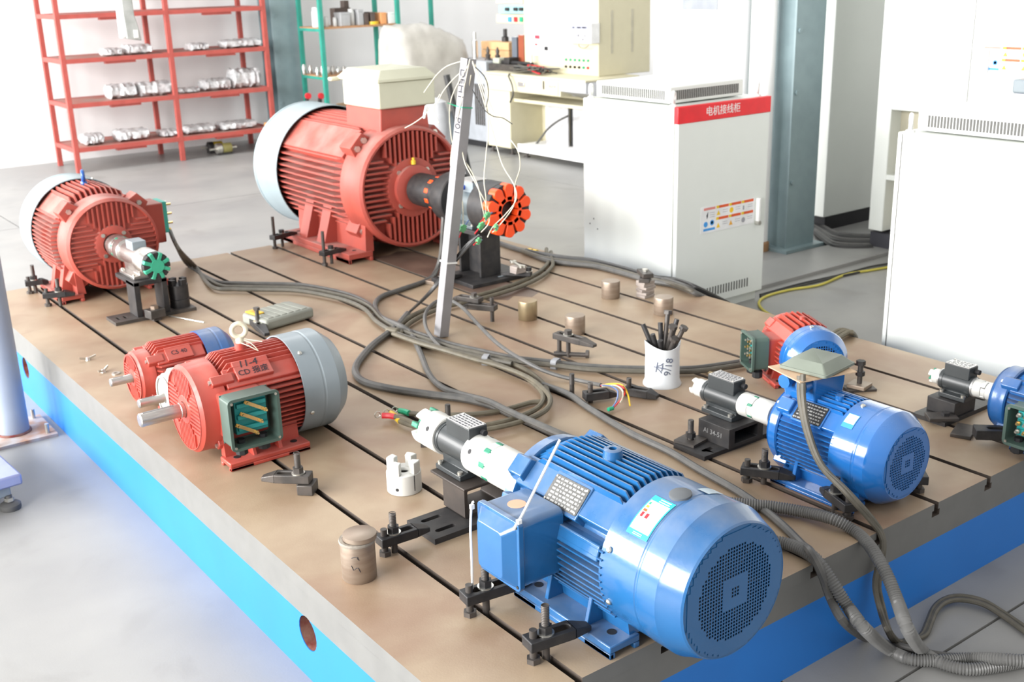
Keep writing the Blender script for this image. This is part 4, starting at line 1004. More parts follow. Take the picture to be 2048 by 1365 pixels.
# shim stack with two clamp bars on it
p = Z(1291, 594, 0); random.seed(5)
for k in range(6):
    z = TZ+.0125*k+.0005*k
    o = obj('square_shim', MB().at((0, 0, 0), R(random.uniform(-14, 14))).box(-.032, .032, -.026, .026, 0, .0125), mat('galvanised_shim', (.40, .35, .32), .5, .4), None, bevel=.0015, loc=(p.x+random.uniform(-.004, .004), p.y+random.uniform(-.004, .004), z))
    tag(o, 'square steel shim, %s in the stack by the white cabinet' % ('bottom one', 'second from below', 'third from below', 'third from the top', 'second from the top', 'topmost')[k], 'shim', 'square shims in one stack')
zt = 6*.013
t = thing('clamp_bar', 'lower dark clamp bar lying on the shim stack', 'clamp', (p.x, p.y, TZ+zt), R(40)); obj('bar', MB().box(-.06, .055, -.024, .024, 0, .02), DARKST, t, bevel=.003)
t = thing('clamp_bar', 'upper dark clamp bar with bolt head on the shim stack', 'clamp', (p.x-.005, p.y, TZ+zt+.0205), R(62)); obj('bar', MB().box(-.055, .05, -.024, .024, 0, .02), DARKST, t, bevel=.003); obj('bolt_head', MB().hexa((0, 0, .02), .013, .009), ZINC, t)
# shims and wrench by the tall stand
p = Z(1036, 545, .043)
for k in range(3):
    o = obj('square_shim', MB().at((0, 0, 0), R(4*k)).box(-.03, .03, -.024, .024, 0, .011), MATS['galvanised_shim'], None, bevel=.0015, loc=(p.x, p.y, TZ+.0425+.0112*k))
    tag(o, 'flat steel shim under the wrench, %s of three' % ('lowest', 'middle', 'upper')[k], 'shim', 'shims under the wrench')
t = thing('open_wrench', 'small open-ended wrench lying on shims by the tall stand', 'wrench', (p.x, p.y, TZ+.0775), R(75))
wm = MB(); wm.box(-.04, .05, -.006, .006, 0, .006)
for sx, a in ((-.05, 180), (.06, 0)):
    wm.prism([(sx+.016*math.cos(R(a+q)), .016*math.sin(R(a+q))) for q in range(35, 326, 29)]+[(sx-.002*math.cos(R(a)), 0)], 0, .008)
obj('wrench_body', wm, ZINC, t)
p = Z(912, 548, .0); q = Z(868, 566, 0)
t = thing('steel_block', 'small stacked steel blocks at the foot of the leaning post', 'block', (q.x, q.y, TZ), R(20)); obj('block', MB().box(-.04, .04, -.03, .03, 0, .018), STEELB, t, bevel=.002)
# flat wrench lying in front of the raised clamp
a, b = Z(1108, 713, 0), Z(1178, 716, 0)
t = thing('hex_bolt', 'dark hex bolt lying flat below the raised clamp', 'bolt', ((a.x+b.x)/2, (a.y+b.y)/2, TZ), math.atan2(b.y-a.y, b.x-a.x)); L_ = (b-a).length
obj('bolt_shank', MB().cyl((-L_/2, 0, .011), (L_/2-.012, 0, .011), .0085, n=12), DARKST, t); obj('bolt_head', MB().hexa((L_/2-.012, 0, .014), .016, .012, 'x'), DARKST, t)
# rope offcut beside the pot
a, b = Z(1395, 741, 0), Z(1428, 752, 0)
tag(obj('rope_offcut', MB().tube(spline([(a.x, a.y, TZ+.006), ((a.x+b.x)/2, (a.y+b.y)/2+.004, TZ+.007), (b.x, b.y, TZ+.006)], .004), .006, 8, rf=lambda i: 1+.2*math.sin(i*2.1)), mat('frayed_rope', (.42, .33, .2), .8)), 'short frayed brown rope offcut behind the white pot', 'rope')
# small wing nuts at the left rim
for i, (x, y, lab) in enumerate(((176, 721, 'small silver wing nut farthest from the red motors'), (207, 745, 'small silver wing nut in the middle of three'), (232, 748, 'small steel washer ring beside the red motor\'s shaft'))):
    p = Z(x, y, 0); t = thing('wing_nut' if i < 2 else 'small_washer', lab, 'nut' if i < 2 else 'washer', (p.x, p.y, TZ), R(40*i))
    if i < 2:
        obj('nut', MB().lathe([(.010, 0), (.007, .012)], 12, 'z'), ZINC, t)
        for sg in (-1, 1): obj('wing', MB().at((0, 0, 0), 0, 0, 0).prism([(sg*.005, .002), (sg*.030, .010), (sg*.032, .018), (sg*.006, .011)][::sg], -.0025, .0025, 'y'), ZINC, t)
    else: obj('ring', MB().plate(circ(0, 0, .016), circ(0, 0, .008), 0, .004), ZINC, t)
# thin rod by the far left stand
a, b = Z(338, 634, 0), Z(408, 647, 0)
tag(obj('thin_rod', MB().cyl((a.x, a.y, TZ+.004), (b.x, b.y, TZ+.004), .003, n=8), ZINC), 'thin bright rod lying by the far left stand', 'rod')

# white pot of bolts
pot = thing('plastic_pot', 'white plastic pot with ink marks, holding long bolts', 'pot', (1.5903, 1.1355, TZ))
prof = [(.05, .004), (.064, .004), (.066, 0), (.067, .004), (.060, .02), (.059, .12), (.062, .150), (.060, .150), (.057, .12), (.058, .02), (.05, .006)]
pmesh = MB().lathe(prof, 40, 'z', cap0=False, cap1=False)
pmesh.v = [(x, y, z+(.010*math.sin(2*math.atan2(y, x)+2.4) if z > .13 else 0)) for x, y, z in pmesh.v]
obj('pot_wall', pmesh, POTM, pot); obj('pot_bottom', MB().lathe([(.058, .005), (.058, .008)], 30, 'z'), POTM, pot)
for body, a, z, s_ in (('本', 219, .078, .042), ('9/18', 247, .080, .036)):
    dr = Vector((math.cos(R(a)), math.sin(R(a)), 0)); tg = Vector((-dr.y, dr.x, 0))
    put_text(body, s_, mat('faded_blue_ink', (.10, .12, .18), .6), pot, frame_m(dr*.0602+Vector((0, 0, z)), Vector((0, 0, 1))*.98+tg*.15, -tg), extrude=.0003)
random.seed(11)
bolts = [(-.046, .030, .215, 0, 'leftmost plain stud'), (-.030, -.010, .18, 0, 'short black stud'), (-.004, .016, .205, 0, 'thick black stud'), (.012, .020, .235, 1, 'tallest hex bolt'),
         (.032, .012, .225, 0, 'brown stud behind the hex bolts'), (.020, -.022, .205, 1, 'leaning dark hex bolt'), (.045, -.026, .215, 1, 'rightmost hex bolt'), (-.012, -.036, .168, 0, 'light-tipped stud at the front rim'), (.030, -.040, .172, 1, 'low bolt head at the right rim')]
rv, fv = Vector((AX_R.x, AX_R.y, 0)).normalized(), Vector((AX_F.x, AX_F.y, 0)).normalized()
for bx, by, hh_, hd, lab in bolts:
    top = rv*bx+fv*by; base = -top*.35
    t = thing('long_bolt', lab+' in the white pot', 'bolt', (1.5903+base.x, 1.1355+base.y, TZ+.012), 0, 'bolts in the white pot')
    dv = Vector((top.x-base.x, top.y-base.y, .15)).normalized(); t.rotation_euler = dv.to_track_quat('Z', 'Y').to_euler()
    obj('shank', MB().cyl((0, 0, 0), (0, 0, hh_), .0085, n=12), DARKST if hd else BLACKM, t)
    if hd: obj('bolt_head', MB().hexa((0, 0, hh_), .0155, .012), DARKST, t)

# grey tool case
a, b = Z(536, 668, .0), Z(632, 640, 0)
ca = thing('tool_case', 'grey plastic tool case with yellow latch on the bed', 'case', (a.x+.005, a.y+.02, TZ), 0)
u = Vector((b.x-a.x, b.y-a.y, 0)); L_ = u.length; ca.rotation_euler = (0, 0, math.atan2(u.y, u.x))
cw = .175
cb = obj('case_body', MB().box(0, L_, 0, cw, .004, .05), CASEM, ca, bevel=.012, seg=3)
for k in range(6): obj('case_rib', MB().box(.02+k*(L_-.04)/6, .02+(k+.8)*(L_-.04)/6, .012, cw-.01, .048, .053), CASEM, cb, bevel=.003)
obj('latch', MB().box(.01, .055, cw*.50, cw*.92, .052, .058), mat('yellow_latch_plastic', (.85, .50, .02), .4), ca, bevel=.002)
obj('latch_recess', MB().box(.02, .043, cw*.6, cw*.82, .058, .0595), mat('amber_latch', (.6, .28, .01), .4), ca)

# leaning square steel post
po = thing('steel_post', 'leaning square steel tube post with marker writing, holding loose wires', 'post', (1.300, 2.09, TZ))
axis = (Vector((1.435, 2.02, TZ+1.075))-Vector((1.300, 2.09, TZ+.006))); Lp = axis.length
fxm = frame_m((0, 0, .006), Vector((1, -.35, 0)), axis.normalized())   # local x across, y along post
pmx = MB().plate([(-.021, -.021), (.021, -.021), (.021, .021), (-.021, .021)], [(-.018, -.018), (.018, -.018), (.018, .018), (-.018, .018)], 0, Lp)
ax_z = axis.normalized(); ax_x = (Vector((1, 0, 0))-ax_z*ax_z.x).normalized(); ax_y = ax_z.cross(ax_x)
PM = Matrix((ax_x, ax_y, ax_z)).transposed().to_4x4(); PM.translation = (0, 0, .006)
o = link('tube', to_mesh('tube', pmx, mat('galvanised_tube', (.27, .265, .275), .45, .2)), po); o.matrix_local = PM
for s_, z in (('DEH1', .985), ('P01', .83)):
    w4 = PM @ frame_m((-.0216, 0, z), (0, 0, -1), (0, -1, 0))
    put_text(s_, .046, INK, po, w4, extrude=.0008)
o = link('green_tie', to_mesh('green_tie', MB().plate([(-.024, -.024), (.024, -.024), (.024, .024), (-.024, .024)], [(-.0212, -.0212), (.0212, -.0212), (.0212, .0212), (-.0212, .0212)], .90, .904), GRNW), po); o.matrix_local = PM
o = link('green_tie_tail', to_mesh('green_tie_tail', MB().cyl((-.022, .02, .902), (-.05, .04, .91), .003, .001, 6), GRNW), po); o.matrix_local = PM
o = link('white_tie', to_mesh('white_tie', MB().plate([(-.025, -.025), (.025, -.025), (.025, .025), (-.025, .025)], [(-.0212, -.0212), (.0212, -.0212), (.0212, .0212), (-.0212, .0212)], .30, .306), WHT), po); o.matrix_local = PM

# ================================================================== cables
def pt(s):
    k = s[0]
    if k == 't': return onz(s[1], s[2], TZ+s[3])
    if k == 'f': return onz(s[1], s[2], s[3])
    if k == 'y': return ony(s[1], s[2], s[3])
    if k == 'x': return onx(s[1], s[2], s[3])
    return Vector(s[1:])
def cable(name, label, specs, r, m, cat='cable', group='cables on and around the bed', step=.012, n=8, parent=None, rf=None):
    P = spline([pt(s) for s in specs], step)
    if rf: P = even(spline([pt(s) for s in specs], .01), step)
    o = obj(name, MB().tube(P, r, n, rf=rf), m, parent)
    if parent is None: tag(o, label, cat, group)
    return o
def T_(pts, z): return [('t', x, y, z) for x, y in pts]
def off(pts, dx, dy): return [(x+dx, y+dy) for x, y in pts]
RC = .011
# thick dark hose: loose conductors come down the post, enter the sheath, loop to the front
hose = [(815, 628), (791, 655), (745, 691), (715, 727), (712, 748), (730, 765), (777, 777), (856, 789), (930, 798), (985, 812), (1024, 829), (1068, 848), (1125, 872), (1170, 893), (1220, 918), (1290, 948), (1360, 978), (1430, 1001), (1470, 1007)]
cable('sensor_hose', 'thick grey hose looping from the leaning post under the big blue motor', T_(hose, .014), .0135, CABLEG)
for k in range(3):
    d = (k-1)*4
    cable('black_lead', 'black lead running down the leaning post into the hose, %s of three' % ('left', 'middle', 'right')[k],
          [('x', 958+d*1.2, 470+abs(d), 1.42), ('x', 935+d, 492, 1.39), ('x', 895+d*.8, 540, 1.36), ('x', 860+d*.6, 585, 1.30), ('t', 826+d*.3, 618, .02), ('t', 812, 630, .016)], .0045, CABLEB, n=6)
# sensor lead of the largest motor
cable('sensor_lead', 'grey lead hanging from the largest motor\'s sensor to the bed and looping forward',
      [('x', 902, 392, 1.92), ('x', 890, 408, 1.90), ('x', 886, 450, 1.88), ('x', 883, 500, 1.87), ('x', 874, 538, 1.84), ('t', 855, 560, .012), ('t', 800, 580, .012), ('t', 762, 594, .012), ('t', 750, 612, .012), ('t', 762, 634, .012), ('t', 800, 652, .030), ('t', 822, 668, .012), ('t', 840, 705, .012), ('t', 858, 748, .012), ('t', 885, 776, .012), ('t', 925, 790, .012), ('t', 975, 803, .034), ('t', 1015, 822, .036), ('t', 1060, 842, .036), ('t', 1115, 866, .03), ('t', 1165, 886, .014), ('t', 1215, 908, .014), ('t', 1300, 962, .03), ('t', 1380, 1010, .03), ('t', 1450, 1052, .016), ('t', 1510, 1078, .016)], .011, CABLEG)
# three cables from the far left motor, along the middle of the bed to the small red motor
main = [(430, 562), (480, 567), (540, 568), (600, 570), (660, 580), (705, 592), (737, 608), (760, 632), (800, 655), (850, 672), (900, 688), (960, 702), (1030, 716), (1100, 724), (1170, 732), (1240, 736), (1300, 737), (1380, 737), (1440, 730), (1490, 722)]
for k, (dx, dy, w0) in enumerate(((0, 0, -8), (4, 7, 0), (-6, 12, 8))):
    z = .012
    st_ = [('x', 340+k*4, 462+k*10, .84), ('x', 352+k*4, 490+k*6, .82), ('t', 384+w0, 530+dy*.4, .012)]
    body = [(x+dx, y+dy*(1 if x < 1200 else .9)) for x, y in main][: (20, 20, 13)[k]]
    cable('power_cable', 'olive power cable from the far left red motor across the bed, %s of three' % ('rear', 'middle', 'front')[k], st_+T_(body, z+.003*k), .0095, CABLE if k else CABLEG)
    e = pt(st_[0])
for k, m_ in enumerate((YEL, GRNW, REDW)):
    cable('lead_sleeve', 'coloured sleeve', [('x', 339+k*4, 458+k*10, .845), ('x', 343+k*4, 470+k*9, .835), ('x', 350+k*3, 484+k*7, .825)], .0085, m_, parent=None)
    o = bpy.data.objects['lead_sleeve' if k == 0 else 'lead_sleeve.%03d' % k]; tag(o, '%s sleeved cable end at the far left motor\'s terminals' % ('yellow', 'green', 'red')[k], 'cable end', 'sleeved ends at the far left motor')
# khaki bundle tied at its fold, looping to the front with coloured lugs
bund = [(786, 668), (830, 682), (880, 694), (935, 708), (985, 722), (1035, 742), (1068, 764), (1086, 786), (1080, 808), (1050, 826), (1005, 840), (955, 850), (900, 858)]
tails = [[(850, 846), (815, 834), (805, 828)], [(850, 857), (822, 850), (800, 842)], [(860, 864), (830, 858), (790, 840)]]
for k, (dx, dy) in enumerate(((8, -6), (0, 4), (14, 10))):
    pts = [(x+dx*min(1, i/5), y+dy*min(1, i/3)) for i, (x, y) in enumerate(bund)]
    if k == 0: pts = pts[:-4]+[(1060, 806), (1010, 820), (950, 829), (880, 831), (835, 829), (818, 827)]
    elif k == 1: pts = pts+[(862, 868), (835, 856), (812, 848), (800, 843)]
    else: pts = pts+[(880, 866), (840, 852), (805, 838), (790, 834)]
    cable('khaki_cable', 'khaki cable in the tied loop before the front sensor, ending in a %s lug' % ('green', 'yellow', 'red')[k], T_(pts, .011+.008*k), .0088, CABLEO)
    e0, e1 = pts[-1], (pts[-1][0]-(20, 18, 26)[k], pts[-1][1]-(5, 16, 0)[k]-(2 if k == 2 else 0))
    lg = cable('sleeved_lug', '%s sleeved ring lug at the end of the khaki loop' % ('green', 'yellow', 'red')[k], T_([e0, ((e0[0]+e1[0])/2, (e0[1]+e1[1])/2-1), e1], .014+.006*k), .010, (GRNW, YEL, REDW)[k], 'cable lug', 'ring lugs of the khaki loop')
    ep = pt(('t', e1[0], e1[1], .014+.006*k))
    obj('ring', MB().torus((ep.x-.012, ep.y+.008, ep.z+.004), .010, .002, 'y', 14, 6), ZINC, lg)
p = Z(786, 668, .01)
t = thing('cable_clip', 'small grey clip tying the khaki cables at their fold', 'clip', (p.x, p.y, TZ), R(20)); obj('clip', MB().box(-.015, .015, -.03, .03, .0, .035), CABLEO, t, bevel=.008)
for i, (x, y, lab) in enumerate(((972, 722, 'grey tape band round the khaki cable loop'), (1111, 730, 'grey tape band round the long olive cables'))):
    p = Z(x, y, .012); t = thing('tape_band', lab, 'tape', (p.x, p.y, TZ), R(-62 if i else -50)); obj('band', MB().at((0, 0, .016)).plate(rrect(.05, .036, .01), rrect(.044, .030, .008), -.011, .011, 'x'), mat('grey_tape', (.3, .31, .33), .5), t)
# pair from the far edge
for k, (dx, dy) in enumerate(((-4, -2), (5, 4))):
    pts = [(1098, 512), (1100, 528), (1080, 548), (1040, 568), (985, 586), (930, 600), (880, 612), (840, 628), (812, 645), (796, 664)]
    cable('olive_cable', 'olive cable of the pair coming over the far edge, %s one' % ('left', 'right')[k], [('x', 1097+dx, 500+dy, LX+.015), ('x', 1097+dx, 503+dy, LX-.01)]+T_([(x+dx, y+dy) for x, y in pts], .012+.004*k), .0095, CABLEO)
# thin grey cable with the hoop, ending in coloured cores
cable('hooped_cable', 'thin grey cable rising in a hoop before the post and ending in coloured cores',
      [('t', 880, 694, .02), ('t', 864, 676, .03), ('t', 851, 652, .05), ('t', 852, 625, .07), ('t', 872, 604, .08), ('t', 898, 601, .08), ('t', 925, 616, .075), ('t', 955, 648, .06), ('t', 998, 690, .045), ('t', 1060, 729, .04), ('t', 1110, 750, .02), ('t', 1160, 762, .012), ('t', 1202, 771, .03)], .0075, CABLEG)
for k, (m_, pts, nm) in enumerate(((YEL, [(1202, 771), (1228, 768), (1246, 772), (1256, 790), (1260, 812)], 'yellow'), (BLUW, [(1202, 771), (1222, 773), (1236, 784), (1232, 805), (1222, 818)], 'blue'), (REDW, [(1202, 772), (1230, 768), (1248, 778), (1248, 792), (1228, 815)], 'red'), (IVORY, [(1204, 773), (1232, 772), (1246, 784), (1244, 800), (1238, 808)], 'white'))):
    z = [.034, .055, .062, .03, .012]
    cable('core_wire', '%s core at the end of the thin hooped cable' % nm, [('t', x, y, z[i]) for i, (x, y) in enumerate(pts)], .0028, m_, 'wire', 'coloured cores by the white pot', n=6)
p = Z(1222, 818, .012); obj('end_cap', MB().lathe([(.007, 0), (.007, .02), (.003, .024)], 10, 'x', (p.x-.012, p.y, p.z)), GRNW, bpy.data.objects['core_wire.001'])
# heavy cables over the far edge beside the white cabinet
far = [(1000, 487), (1040, 500), (1085, 509), (1130, 516), (1180, 521), (1230, 533), (1290, 550), (1340, 563), (1385, 580), (1425, 596)]
for k, (dy, r_) in enumerate(((0, .013), (7, .011), (12, .012), (3, .010))):
    pts = [(x+k*4, y+dy*(.2 if x < 1060 else 1)-(0 if x < 1300 else 2*k)) for x, y in far]
    sp_ = T_(pts[1 if k else 0:-1], .013+.006*(k % 2))+[('f', pts[-1][0]+20, pts[-1][1]+14, TZ-.12)]
    cable('heavy_cable', 'heavy grey cable along the far edge to the white cabinet, %s of four' % ('first', 'second', 'third', 'fourth')[k], sp_, r_, (CABLEG, CABLE, CABLEG, CABLEB)[k])
for i, x in enumerate((1057, 1067)):
    a, b = Z(x, 503+i*2, .013), Z(x+7, 504.5+i*2, .013)
    tag(obj('yellow_band', MB().cyl(a, b, .0165, n=14), YEL), 'yellow marker band on the heavy cable, %s' % ('nearer the orange coupling', 'nearer the cabinet')[i], 'band', 'yellow marker bands')
# cables leaving past the small red motor
for k in range(3):
    cable('olive_cable', 'olive cable end folding over the far edge behind the small red motor, %s' % ('first', 'second', 'third')[k], [('t', 1640, 692+k*4, .012), ('t', 1664+k*8, 670+k*2, .02), ('t', 1680+k*9, 661+k*2, .028), ('t', 1694+k*6, 663+k*2, .018), ('f', 1702+k*5, 674+k*2, TZ-.08)], .010, CABLEO)
# right-hand side: long cable passing the big blue motor and down to the floor
cable('long_cable', 'grey cable passing behind the big blue motor and down to the floor',
      T_([(1086, 770), (1137, 789), (1178, 817), (1259, 866), (1339, 904), (1399, 940), (1470, 980), (1520, 1014), (1566, 1052), (1604, 1090)], .012)+[('y', 1622, 1106, -.005), ('y', 1644, 1150, -.04), ('y', 1662, 1200, -.06), ('y', 1688, 1245, -.12), ('f', 1730, 1276, .012), ('f', 1800, 1294, .012), ('f', 1880, 1312, .012), ('f', 1960, 1318, .012), ('f', 2060, 1326, .012)], .011, CABLEG)
def corr(i): return 1.0 if i % 2 else .80
cable('corrugated_conduit', 'grey corrugated conduit arching from behind the big blue motor, upper one',
      T_([(1440, 1004), (1500, 1010), (1545, 1014)], .02)+[('t', 1604, 1024, .022), ('t', 1663, 1038, .03), ('y', 1708, 1062, .03), ('y', 1739, 1092, -.03), ('y', 1761, 1126, -.08), ('y', 1779, 1162, -.12), ('y', 1797, 1209, -.17), ('y', 1815, 1258, -.24), ('f', 1842, 1300, .03), ('f', 1880, 1326, .018), ('f', 1930, 1339, .018), ('f', 1985, 1335, .018), ('f', 2070, 1318, .018)], .0165, COND, step=.0034, n=12, rf=corr)
cable('corrugated_conduit', 'grey corrugated conduit leaving under the big blue motor\'s cowl, lower one',
      T_([(1500, 1078), (1562, 1086)], .018)+[('t', 1598, 1098, .02), ('y', 1634, 1122, -.012), ('y', 1666, 1168, -.06), ('y', 1696, 1215, -.1), ('y', 1731, 1260, -.16), ('f', 1775, 1298, .02), ('f', 1820, 1319, .017), ('f', 1880, 1322, .017), ('f', 1940, 1318, .017), ('f', 2010, 1320, .05), ('f', 2070, 1325, .05)], .0165, COND, step=.0034, n=12, rf=corr)
for k in range(2):
    d = k*7
    cable('motor_lead', 'olive lead from the mid-sized blue motor\'s box down to the floor, %s of two' % ('left', 'right')[k],
          [('x', 1599+d, 752-k*3, 1.30), ('x', 1600+d, 800, 1.285), ('x', 1612+d*.8, 862, 1.265), ('x', 1640+d*.6, 930, 1.245), ('t', 1690+d, 985, .10), ('t', 1735+d, 1035, .04), ('y', 1760+d*.5, 1068, -.006), ('y', 1765+d*.3, 1095, -.02), ('y', 1755+d, 1138, -.025), ('y', 1750+d, 1174, -.03), ('y', 1760+d, 1221, -.05), ('y', 1775+d*.5, 1262, -.11), ('f', 1790+d, 1284, .012), ('f', 1815, 1288-d, .010), ('f', 1842+d, 1272, .010), ('f', 1855+d, 1245, .015), ('f', 1868+d*.5, 1216+d, .02), ('f', 1890, 1199+d, .02), ('f', 1920, 1193+d, .02), ('f', 1965, 1202+d, .02), ('f', 2005, 1225+d, .012), ('f', 2060, 1262+d*1.4, .012)], .0075, CABLE, n=8)
# cable ties of the big blue motor's box
ti = tag(obj('cable_tie', MB().tube(spline([onx(948, 1004, X1-.292), onx(943, 1012, X1-.297), onx(941, 1060, X1-.30), onx(943, 1110, X1-.30), onx(945, 1178, X1-.29)], .02), .0028, 6), WHT), 'white cable tie hanging from the blue terminal box\'s left corner', 'cable tie', 'white cable ties')
p = onx(944, 1014, X1-.297); obj('tie_head', MB().cbox(p, (.009, .007, .011)), WHT, ti)
ti = tag(obj('cable_tie', MB().tube(spline([onx(1027, 1060, X1-.292), onx(1034, 1048, X1-.285), onx(1045, 1030, X1-.26), onx(1075, 970, X1-.20), onx(1120, 880, X1-.14)], .02), .0032, 6), WHT), 'white cable tie standing up from the blue terminal box\'s right corner', 'cable tie', 'white cable ties')
p = onx(1038, 1044, X1-.282); obj('tie_head', MB().cbox(p, (.009, .009, .009)), WHT, ti)

# thermocouple wires hanging from the post, with small green plugs
wires = [([(940, 118), (905, 290), (903, 345), (915, 380), (925, 405), (926, 450)], 1.40), ([(938, 128), (902, 200), (902, 270), (912, 300), (935, 330), (955, 370), (966, 420), (972, 440)], 1.41),
         ([(945, 122), (972, 205), (976, 260), (972, 310), (968, 360), (972, 400), (970, 450)], 1.42), ([(945, 125), (990, 280), (1005, 330), (1028, 370), (1032, 400), (1010, 430), (985, 455), (975, 475)], 1.42),
         ([(946, 118), (985, 220), (1010, 265), (1035, 300), (1040, 335), (1030, 370), (1028, 410), (1000, 450), (985, 465)], 1.43), ([(942, 150), (925, 260), (928, 320), (950, 365), (975, 415), (978, 445), (962, 465)], 1.40)]
for k, (ps, X_) in enumerate(wires):
    cable('ivory_wire', 'thin ivory thermocouple wire hanging down to the green plugs, %s of six' % ('first', 'second', 'third', 'fourth', 'fifth', 'sixth')[k], [('x', x, y, X_+.004*(k % 3)-.02*math.sin(i*1.3+k)) for i, (x, y) in enumerate(ps)], .0021, IVORY, 'wire', 'ivory wires on the post', n=6)
for k, (ps, m_) in enumerate((([(925, 122), (895, 132), (875, 148), (862, 165), (848, 185)], IVORY), ([(928, 140), (905, 160), (885, 185), (875, 205), (858, 215), (852, 228), (830, 245), (810, 256)], IVORY), ([(948, 132), (970, 155), (977, 185), (972, 215)], CABLEB), ([(945, 180), (965, 215), (985, 232), (1005, 236), (1024, 248)], CABLEB), ([(880, 188), (868, 215), (872, 232), (878, 247)], IVORY))):
    cable('loose_wire', '%s loose wire end sticking out near the post\'s top, %s' % (('ivory', 'ivory', 'black', 'black', 'ivory')[k], ('highest left', 'long one over the red motor', 'short right', 'long right', 'bent one by the beige box')[k]), [('x', x, y, 1.42-.012*i) for i, (x, y) in enumerate(ps)], .002, m_, 'wire', 'loose wire ends on the post', n=6)
p0 = onx(851, 222, 1.36); tag(obj('wire_splice', MB().cyl(onx(848, 236, 1.36), onx(853, 212, 1.36), .006, n=8), WHT), 'white splice sleeve on the loose ivory wire', 'splice')
for k, (x, y) in enumerate(((926, 457), (962, 452), (974, 432), (957, 482), (992, 455))):
    a = onx(x, y, 1.41); t = thing('green_plug', 'small green wire plug near the orange coupling, %s' % ('leftmost', 'second from the left', 'highest', 'lowest', 'rightmost')[k], 'plug', a, 0, 'green wire plugs'); t.rotation_euler = (R(20*k), R(35+15*k), R(30*k))
    obj('plug_body', MB().box(-.010, .010, -.006, .006, -.016, .016), mat('green_plug_plastic', (.12, .42, .18), .45), t, bevel=.002)
    obj('plug_cap', MB().box(-.014, .014, -.004, .004, -.004, .004), MATS['green_plug_plastic'], t)
    obj('red_core', MB().cyl((0, 0, -.016), (.004, .002, -.04), .0028, n=6), REDW, t); obj('blue_core', MB().cyl((.004, 0, .016), (.01, .004, .04), .0028, n=6), BLUW, t)

# ================================================================== background
def xr(X, x0, y0, x1, y1):          # photo rectangle read on the plane x = X -> (ya, yb, za, zb)
    a, b = onx(x0, y0, X), onx(x1, y1, X); return min(a.y, b.y), max(a.y, b.y), min(a.z, b.z), max(a.z, b.z)
def yr(Y, x0, y0, x1, y1):
    a, b = ony(x0, y0, Y), ony(x1, y1, Y); return min(a.x, b.x), max(a.x, b.x), min(a.z, b.z), max(a.z, b.z)
def xbox(name, m, parent, X, dep, x0, y0, x1, y1, bevel=.003):
    ya, yb, za, zb = xr(X, x0, y0, x1, y1); return obj(name, MB().box(X, X+dep, ya, yb, za, zb), m, parent, bevel=bevel)
def ybox(name, m, parent, Y, dep, x0, y0, x1, y1, bevel=.003):
    xa, xb, za, zb = yr(Y, x0, y0, x1, y1); return obj(name, MB().box(xa, xb, Y, Y+dep, za, zb), m, parent, bevel=bevel)

# ---------------- red rack
rk = thing('storage_rack', 'tall red steel rack along the back wall holding wrapped parts', 'rack', (0, 0, 0))
PXs = (1.975, 2.97, 3.95); PY = (9.2, 9.79)
for x in PXs:
    for y in PY: obj('post', MB().box(x-.022, x+.022, y-.022, y+.022, 0, 2.3), REDR, rk, bevel=.003)
SZ = (.215, .615, 1.008, 1.395, 1.79)
for z in SZ:
    for i in range(2):
        x0, x1 = PXs[i]+.022, PXs[i+1]-.022; sd = -.005 if i == 0 else -.012
        obj('shelf', MB().box(x0, x1, 9.18, 9.81, z-.004, z+.006), mat('dusty_red_shelf', (.42, .12, .09), .6, c2=(.36, .24, .2), scale=5), rk)
        obj('shelf_lip', MB().box(x0, x1, 9.178, 9.192, z-.028, z+.012), REDR, rk); obj('shelf_lip', MB().box(x0, x1, 9.80, 9.815, z-.028, z+.012), REDR, rk)
        xm = (x0+x1)/2+.02; obj('shelf_stiffener', MB().box(xm-.14, xm+.14, 9.20, 9.26, z-.05, z-.004), REDR, rk)
    for x in PXs: obj('side_bar', MB().box(x-.02, x+.02, 9.222, 9.768, z-.028, z+.012), REDR, rk)
def wrapped(label, x0, x1, y, z, h_, dpt, seed, cat='wrapped part', grp='plastic-wrapped parts on the red rack', m=WRAP):
    random.seed(seed); L = x1-x0; n, k = 14, 12; vs = []; fs = []
    for i in range(n+1):
        t = i/n; e = min(1, 7*min(t, 1-t)+.62); 
        for j in range(k):
            a = 2*math.pi*j/k; w1 = 1+random.uniform(-.16, .12)
            ca, sa = math.cos(a), math.sin(a); sq = 1/max(abs(ca), abs(sa))**.75
            vs.append((x0+L*t+random.uniform(-.006, .006), y+dpt/2*ca*e*w1*sq*.85, max(z+.002, z+h_/2+h_/2*sa*e*w1*sq*.9)))
    for i in range(n):
        for j in range(k): l = (j+1) % k; fs.append((i*k+j, i*k+l, (i+1)*k+l, (i+1)*k+j))
    fs += [tuple(range(k))[::-1], tuple(range(n*k, (n+1)*k))]
    return tag(obj('wrapped_part', MB().add(vs, fs), m), label, cat, grp)
shelf_items = [(0, (162, 205, .105), (230, 296, .115), (320, 353, .07), (367, 427, .085), (438, 510, .085)), (1, (214, 271, .14), (274, 342, .14), (356, 395, .05), (403, 460, .12), (462, 520, .20)), (2, (203, 241, .075), (247, 299, .095), (375, 411, .075), (441, 520, .09))]
nm = ('leftmost', 'second from the left', 'third from the left', 'fourth from the left', 'rightmost')
for lv, *its in shelf_items:
    for i, (a, b, h_) in enumerate(its):
        yy = 9.42; zz = SZ[lv]+.006
        py = (280, 195, 100)[lv]
        xa, xb = ony(a, py, yy).x, ony(b, py, yy).x
        q = nm[i] if not (lv == 2 and i == 3) else 'rightmost'
        wrapped('crumpled clear-wrapped part on the red rack\'s %s shelf, %s' % (('bottom', 'second', 'third')[lv], q), xa, xb, yy, zz, h_, .26 if lv else .30, 20+lv*7+i)
